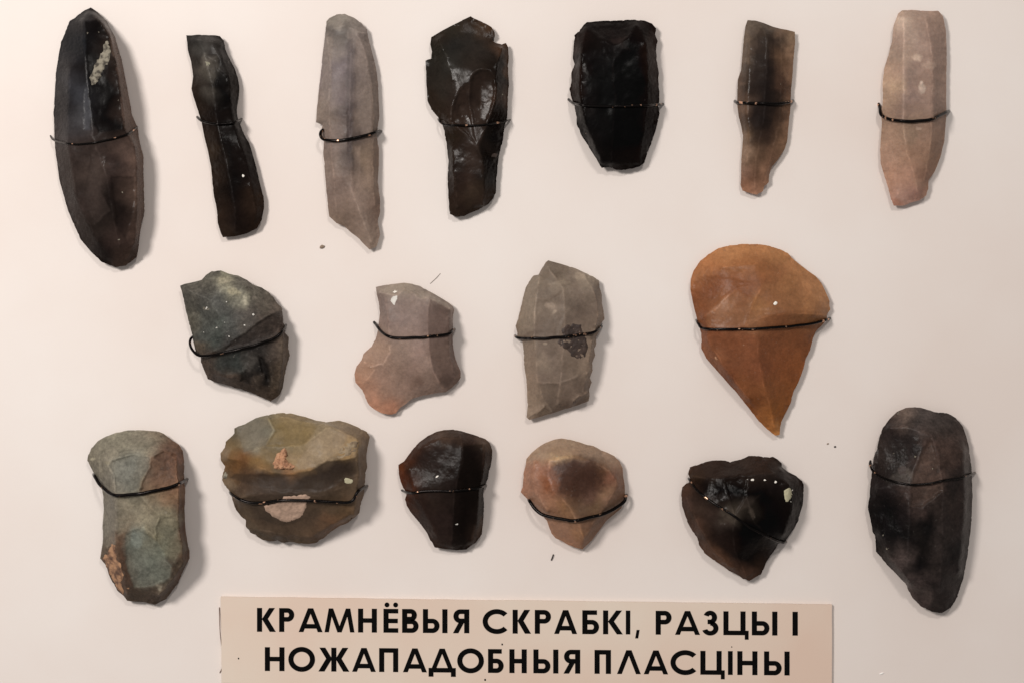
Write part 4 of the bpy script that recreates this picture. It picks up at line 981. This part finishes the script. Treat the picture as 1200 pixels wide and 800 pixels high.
s = Stone((990, 460, 2.9615), 'flint_core', 'large oval dusty black flint with brown triangular scar near its top', 'stone tool', M_dusty,
    [(100,225),(110,195),(120,155),(132,120),(155,90),(180,65),(210,52),(245,48),(280,55),(310,66),(350,68),(385,85),(412,120),(430,180),(440,260),(443,350),(440,440),(430,540),(412,640),(392,705),(368,745),(335,765),(300,757),(265,742),(235,710),(218,680),(210,660),(180,630),(150,600),(125,570),(108,550),(105,500),(95,480),(90,440),(80,400),(85,360),(90,310),(95,270)],
    [[(150,120,4),(220,120,7.4),(300,148,9)],
     [(300,148,9),(262,210,9.6),(240,270,10),(228,330,10.6),(225,400,10.8),(220,520,10),(212,640,5)],
     [(300,148,9),(322,200,10),(332,270,11),(340,340,11.4),(338,520,11),(330,680,7)],
     [(115,330,4.4),(190,322,9),(228,330,10.6)],
     [(125,480,4.6),(160,570,5.6),(230,660,6)],
     [(410,200,6),(415,400,7),(395,620,5)]],
    [(115,210,'302825'),(150,120,'2f2624'),(190,85,'5a4d46'),(210,75,'665850'),(270,80,'4a4340'),(330,90,'3f3936'),(170,160,'282120'),(220,160,'282221'),(250,200,'1f1918'),(130,260,'261f1d'),(190,260,'2d2826'),(200,270,'4a4641'),(230,250,'302826'),  # palest points at the top paint in a highlight
     (290,190,'44362f'),(280,240,'54433b'),(260,290,'4c3d36'),(310,240,'4a3b34'),(325,280,'5b4941'),(250,340,'3f332e'),(300,350,'4a3c36'),(260,390,'40342f'),(310,390,'2d2522'),(130,320,'1d1716'),(110,380,'130f0e'),(150,400,'090708'),(180,480,'0a0809'),(120,500,'0d0a0a'),(200,420,'171212'),(240,460,'15110f'),(300,460,'0c0a0a'),(330,490,'2e2725'),(270,540,'161210'),
     (150,580,'2d2624'),(180,600,'403836'),(205,575,'4a403d'),(210,620,'2f2826'),(260,600,'0f0c0c'),(320,600,'2d2624'),(250,660,'3f3634'),(280,690,'4b413d'),(230,680,'443a37'),(310,680,'2b2423'),(320,740,'2b2422'),(270,730,'3e3431'),(390,300,'2a2321'),(400,550,'1a1514')],
    scars=[([(300,150),(262,210),(240,270),(228,330),(225,395),(270,400),(340,340),(332,270)],.5,'4f4038',.6),([(150,575),(205,560),(215,590),(190,630)],.2,'4b413e',.5),([(215,650),(270,640),(310,680),(300,740),(250,720)],.2,'473d3a',.4)],
    rim=1.6, serr=0.8, lump=0.4, seed=17, soft=2, micro=0.05)
for i,(x,y,r) in enumerate([(132,494,4),(146,540,5),(170,210,4),(305,262,4),(262,195,4),(245,220,4),(185,70,5)]):
    s.blob('speck_or_glint', x, y, r, r*1.2, M_crust, seed=110+i, raise_mm=0.06)
s.blob('grey_blotch', 200, 270, 20, 18, M_incl_hole, seed=6, raise_mm=0.03, jag=0.8)
s.wire([(90,232),(88,250),(100,275),(130,293),(180,310),(240,318),(300,312),(345,303),(420,290),(444,280),(454,276)], 0.30, 'wire across the large oval dusty black flint', 17)


# ------------------------------------------------------------------ caption card
CARD_T = 0.0009
corners = [(258.5, 699), (975, 708), (974.5, 812), (260, 799.5)]


def card_mesh():
    pts = np.array(corners, float)
    d = densify(pts, 6)
    d = d + 0.28 * np.stack([vnoise(d[:, 0] / 20, d[:, 1] / 20, 3), vnoise(d[:, 0] / 20, d[:, 1] / 20, 4)], 1)
    n = len(d)
    base = np.array(at(616, 755, 0))
    top = [tuple(np.array(at(x, y, CARD_T)) - base) for x, y in d]
    bot = [(x, y, 0.0001) for x, y, z in top]
    me = bpy.data.meshes.new('caption_card')
    fs = [tuple(range(n))[::-1], tuple(range(n, 2 * n))]
    fs += [(i, (i + 1) % n, n + (i + 1) % n, n + i) for i in range(n)]
    me.from_pydata(top + bot, [], fs)
    return me, base


me, base_card = card_mesh()
card = link('caption_card', me, M_card)
card.location = base_card
tag(card, 'beige caption card with two lines of bold black lettering', 'label')

H, ST = 28.0, 6.1          # capital height and stroke width in photograph pixels


def bar(x0, y0, x1, y1, x2, y2, x3, y3):
    return [(x0, y0), (x1, y1), (x2, y2), (x3, y3)]


def rect(x0, y0, x1, y1):
    return [(x0, y0), (x1, y0), (x1, y1), (x0, y1)]


def diag(xa, ya, xb, yb, t):
    """stroke from a to b with level ends, t wide measured level"""
    return [(xa, ya), (xa + t, ya), (xb + t, yb), (xb, yb)]


def arc(cx, cy, rx, ry, a0, a1, tx, ty=None, n=28):
    """ring sector, degrees, 0 to the right and 90 up"""
    ty = ty or tx
    o, i = [], []
    for k in range(n + 1):
        a = math.radians(a0 + (a1 - a0) * k / n)
        o.append((cx + rx * math.cos(a), cy - ry * math.sin(a)))
        i.append((cx + (rx - tx) * math.cos(a), cy - (ry - ty) * math.sin(a)))
    return [(o[k], o[k + 1], i[k + 1], i[k]) for k in range(n)]


def bowl(x0, x1, y0, y1, t):
    """D-shaped loop open to the left, top y0, bottom y1"""
    r = (y1 - y0) / 2
    cx = x1 - r
    th = t * 0.9
    return [rect(x0, y0, cx, y0 + th), rect(x0, y1 - th, cx, y1)] + arc(cx, (y0 + y1) / 2, r, r, 90, -90, t, th)


def glyph(ch, w):
    """polygons in a box w wide, y from -H (top) to 0 (baseline)"""
    t, h = ST, H
    th = t * 0.88
    T = -h
    L = []
    if ch == 'I':
        L = [rect(0, T, w, 0)]
    elif ch == ',':
        L = [diag(w - 6, -5.4, 0.3, 4.6, 3.6)]
    elif ch == 'К':
        L = [rect(0, T, t, 0), diag(w - 8, T, t - 0.6, -h * 0.52, 7.0), diag(t - 0.6, -h * 0.55, w - 7.2, 0, 7.2)]
    elif ch == 'Р':
        L = [rect(0, T, t, 0)] + bowl(t - 0.4, w, T, T + h * 0.57, t)
    elif ch == 'А':
        L = [diag(w / 2 - 3.1, T, 0, 0, 5.7), diag(w / 2 - 2.6, T, w - 5.7, 0, 5.7), rect(w * 0.24, -h * 0.34, w * 0.76, -h * 0.34 + th)]
    elif ch == 'Л':
        L = [diag(w / 2 - 3.1, T, 0, 0, 5.7), diag(w / 2 - 2.6, T, w - 5.7, 0, 5.7)]
    elif ch == 'М':
        L = [diag(w * 0.14, T, 0, 0, 5.2), diag(w * 0.86 - 5.2, T, w - 5.2, 0, 5.2),
             diag(w * 0.14, T, w / 2 - 2.5, 0, 5.2), diag(w * 0.86 - 5.2, T, w / 2 - 2.7, 0, 5.2)]
    elif ch == 'Н':
        L = [rect(0, T, t, 0), rect(w - t, T, w, 0), rect(t, -h * 0.60, w - t, -h * 0.60 + th)]
    elif ch in 'ЕЁ':
        L = [rect(0, T, t, 0), rect(t, T, w, T + th), rect(t, -h * 0.59, w - 0.5, -h * 0.59 + th), rect(t, -th, w, 0)]
        if ch == 'Ё':
            for cx in (w * 0.24, w * 0.82):
                L.append([(cx + 2.9 * math.cos(a), T - 4.6 + 2.9 * math.sin(a)) for a in np.linspace(0, 2 * math.pi, 18, endpoint=False)])
    elif ch == 'В':
        L = [rect(0, T, t, 0)] + bowl(t - 0.4, w * 0.90, T, -h * 0.48, t) + bowl(t - 0.4, w, -h * 0.565, 0, t)
    elif ch == 'Ь':
        L = [rect(0, T, t, 0)] + bowl(t - 0.4, w, -h * 0.60, 0, t)
    elif ch == 'Ы':
        L = glyph('Ь', w - 9.3) + [rect(w - t, T, w, 0)]
    elif ch == 'Б':
        L = [rect(0, T, t, 0), rect(t, T, w * 0.88, T + th)] + bowl(t - 0.4, w, -h * 0.60, 0, t)
    elif ch == 'Я':
        m = [[(w - x, y) for x, y in p] for p in bowl(t - 0.4, w - 0.6, T, T + h * 0.58, t)]
        L = [rect(w - t, T, w, 0)] + m + [diag(w * 0.36, -h * 0.46, 0, 0, 6.4)]
    elif ch == 'С':
        rx = w / (1 + math.cos(math.radians(42)))
        L = arc(rx, -h / 2, rx, h / 2 + 0.6, 42, 318, t, t * 0.95, 40)
    elif ch == 'О':
        L = arc(w / 2, -h / 2, w / 2, h / 2 + 0.6, 0, 360, t, t * 0.95, 56)
    elif ch == 'З':
        r1, r2 = h * 0.272, h * 0.295
        L = arc(w * 0.47, T + r1 - .3, w * 0.44, r1 + .3, 160, -90, t, th) + arc(w * 0.47, -r2 + .3, w * 0.53, r2 + .3, 90, -162, t, th)
        L.append(rect(w * 0.30, T + 2 * r1 - th, w * 0.5, T + 2 * r1))
    elif ch == 'Ц':
        b = w - 3.6
        L = [rect(0, T, t, 0), rect(b - t, T, b, 0), rect(t, -th, b - t, 0), rect(b - 1.0, -th, w, 5.2)]
    elif ch == 'П':
        L = [rect(0, T, t, 0), rect(w - t, T, w, 0), rect(t, T, w - t, T + th)]
    elif ch == 'Д':
        b = -th
        L = [diag(w / 2 - 3.1, T, w * 0.12, b, 5.6), diag(w / 2 - 2.6, T, w * 0.88 - 5.6, b, 5.6), rect(0, b, w, 0),
             rect(0, 0, t * 0.95, 5.0), rect(w - t * 0.95, 0, w, 5.0)]
    elif ch == 'Ж':
        c = w / 2
        L = [rect(c - t / 2, T, c + t / 2, 0)]
        for sg in (-1, 1):
            for q in (diag(w - 8.2, T, c + 1.4, -h * 0.50, 7.0), diag(c + 1.4, -h * 0.57, w - 7.2, 0, 7.2)):
                L.append(q if sg > 0 else [(w - x, y) for x, y in q])
    return L


def c2(v):
    return 240 + v / 3.158


def c3(v):
    return 600 + v / 3.0


line1 = [('К', c2(193), c2(263)), ('Р', c2(275), c2(331)), ('А', c2(347), c2(436)), ('М', c2(443), c2(554)), ('Н', c2(567), c2(637)),
         ('Ё', c2(661), c2(716)), ('В', c2(730), c2(791)), ('Ы', c2(807), c2(898)), ('Я', c2(918), c2(979)), ('С', c2(1028), c2(1120)),
         ('К', c3(2), c3(67)), ('Р', c3(80), c3(137)), ('А', c3(148), c3(229)), ('Б', c3(247), c3(306)), ('К', c3(320), c3(390)), ('I', c3(400), c3(416)),
         (',', c3(432), c3(456)), ('Р', c3(505), c3(561)), ('А', c3(573), c3(661)), ('З', c3(671), c3(726)), ('Ц', c3(743), c3(832)), ('Ы', c3(843), c3(933)), ('I', c3(986), c3(1005))]
line2 = [('Н', c2(222), c2(295)), ('О', c2(309), c2(408)), ('Ж', c2(420), c2(535)), ('А', c2(545), c2(633)), ('П', c2(645), c2(716)), ('А', c2(733), c2(822)),
         ('Д', c2(828), c2(929)), ('О', c2(934), c2(1033)), ('Б', c2(1048), c2(1106)), ('Н', c2(1127), c3(52)), ('Ы', c3(75), c3(163)), ('Я', c3(181), c3(240)),
         ('П', c3(290), c3(348)), ('Л', c3(369), c3(453)), ('А', c3(463), c3(549)), ('С', c3(557), c3(648)), ('Ц', c3(662), c3(748)), ('I', c3(759), c3(776)),
         ('Н', c3(792), c3(863)), ('Ы', c3(886), c3(976))]


def lettering(line, xl, yl, xr, yr):
    for ch, x0, x1 in line:
        vs, fs = [], []
        polys = glyph(ch, x1 - x0)
        for i, p in enumerate(polys):
            b = len(vs)
            ar = sum(p[k][0] * p[(k + 1) % len(p)][1] - p[(k + 1) % len(p)][0] * p[k][1] for k in range(len(p)))
            zz = CARD_T + 0.00003 + 0.000004 * min(i, 8)
            for gx, gy in p:
                X = x0 + gx - 0.007 * gy * 0
                Y = yl + (yr - yl) * (X - xl) / (xr - xl) + gy
                vs.append(tuple(np.array(at(X, Y, zz)) - base_card))
            idx = tuple(range(b, b + len(p)))
            fs.append(idx if ar < 0 else idx[::-1])
        me = bpy.data.meshes.new('letter')
        me.from_pydata(vs, [], fs)
        link('letter', me, M_ink, card)


lettering(line1, 300, 739.6, 935, 744.2)
lettering(line2, 310, 785.6, 925, 790.8)


def speck_on_card(x, y, r, mat):
    n = 8
    vs = [tuple(np.array(at(x + r * math.cos(2 * math.pi * k / n) * (1 + .3 * (k % 2)), y + r * 1.3 * math.sin(2 * math.pi * k / n), CARD_T + 0.00005)) - base_card) for k in range(n)]
    me = bpy.data.meshes.new('ink_speck')
    me.from_pydata(vs, [], [tuple(range(n))[::-1]])
    link('ink_speck', me, mat, card)


for x, y, r in ((279.5, 771, 0.8), (588.5, 754.5, 0.9), (568.5, 796, 1.0), (857.5, 757.5, 0.6), (700, 781, 0.5)):
    speck_on_card(x, y, r, M_ink)

# ------------------------------------------------------------------ crumbs and fibres on the board
M_crumb_b = plain('brown_crumb', '8f7c6c', 0.8, 0.3, 900, 0.6)
M_crumb_d = plain('dark_crumb', '2a2320', 0.8, 0.2, 900, 0.4)
M_crumb_w = plain('white_chip', 'f7f2ee', 0.6, 0.05, 900, 0.2)
M_hair = plain('brown_fibre', '6b4f42', 0.6, 0.2, 900, 0.0)
M_hair_l = plain('grey_fibre', 'a59a94', 0.6, 0.2, 900, 0.0)


def crumb(x, y, rx, ry, hz, ang, mat, label, seed):
    """small angular grain lying on the board"""
    r = random.Random(seed)
    vs, fs = [], []
    n, rings = 9, 4
    for j in range(rings):
        ph = j / (rings - 1)
        rr = [0.8, 1.0, 0.72, 0.25][j]
        for k in range(n):
            a = 2 * math.pi * k / n
            q = rr * (0.85 + 0.3 * r.random())
            u, v = rx * q * math.cos(a), ry * q * math.sin(a)
            vs.append(((u * math.cos(ang) - v * math.sin(ang)) * PX, (u * math.sin(ang) + v * math.cos(ang)) * PX, 0.00005 + hz * PX * ph * (0.9 + 0.2 * r.random()) * (j > 0)))
    for j in range(rings - 1):
        for k in range(n):
            k2 = (k + 1) % n
            fs.append((j * n + k, j * n + k2, (j + 1) * n + k2, (j + 1) * n + k))
    fs.append(tuple(range(n))[::-1])
    fs.append(tuple(range((rings - 1) * n, rings * n)))
    me = bpy.data.meshes.new('crumb')
    me.from_pydata(vs, [], fs)
    o = link('crumb', me, mat)
    o.location = at(x, y, 0)
    tag(o, label, 'crumb', 'crumbs on the board')


crumb(377.5, 289.5, 3.3, 2.2, 2.2, 0.3, M_crumb_b, 'brown stone crumb lying below the pale grey blade', 1)
crumb(970, 519.5, 1.4, 0.9, 1, 0.5, M_crumb_b, 'tiny brown crumb right of the honey flint point', 2)
crumb(978.5, 523, 1.3, 1.1, 1, 0, M_crumb_d, 'tiny black crumb right of the honey flint point', 3)
crumb(1033, 788.5, 3.0, 1.1, 0.8, 0.35, M_crumb_w, 'small white chip right of the caption card', 4)


def fibre(pts, r, mat, label, cat):
    P = [np.array(at(x, y, z / 1000)) for x, y, z in pts]
    tube('fibre', P, r, mat, label, cat, sides=6)


def spl(p, n=8):
    p = np.array(p, float)
    e = np.concatenate([[2 * p[0] - p[1]], p, [2 * p[-1] - p[-2]]])
    o = []
    for i in range(len(p) - 1):
        a, b, c, d = e[i:i + 4]
        for t in np.arange(n) / n:
            o.append(0.5 * (2 * b + (c - a) * t + (2 * a - 5 * b + 4 * c - d) * t * t + (3 * b - a - 3 * c + d) * t ** 3))
    o.append(p[-1])
    return o


fibre(spl([(257, 711, .2), (257.2, 720, .35), (258, 740, .6), (260, 758, .6), (261.8, 772, .5), (261, 780, .35), (257.5, 788, .15)]), 0.00009, M_hair, 'thin brown thread beside the left end of the caption card', 'thread')
fibre(spl([(648.6, 649, .2), (647.4, 652.5, .25), (646, 656, .15)]), 0.00016, M_crumb_d, 'short black fibre below the pointed pink scraper', 'fibre')
fibre(spl([(516, 320.5, .1), (511, 326, .15), (504, 332.5, .1)]), 0.00006, M_hair_l, 'fine grey hair above the flaring grey-brown flake', 'hair')
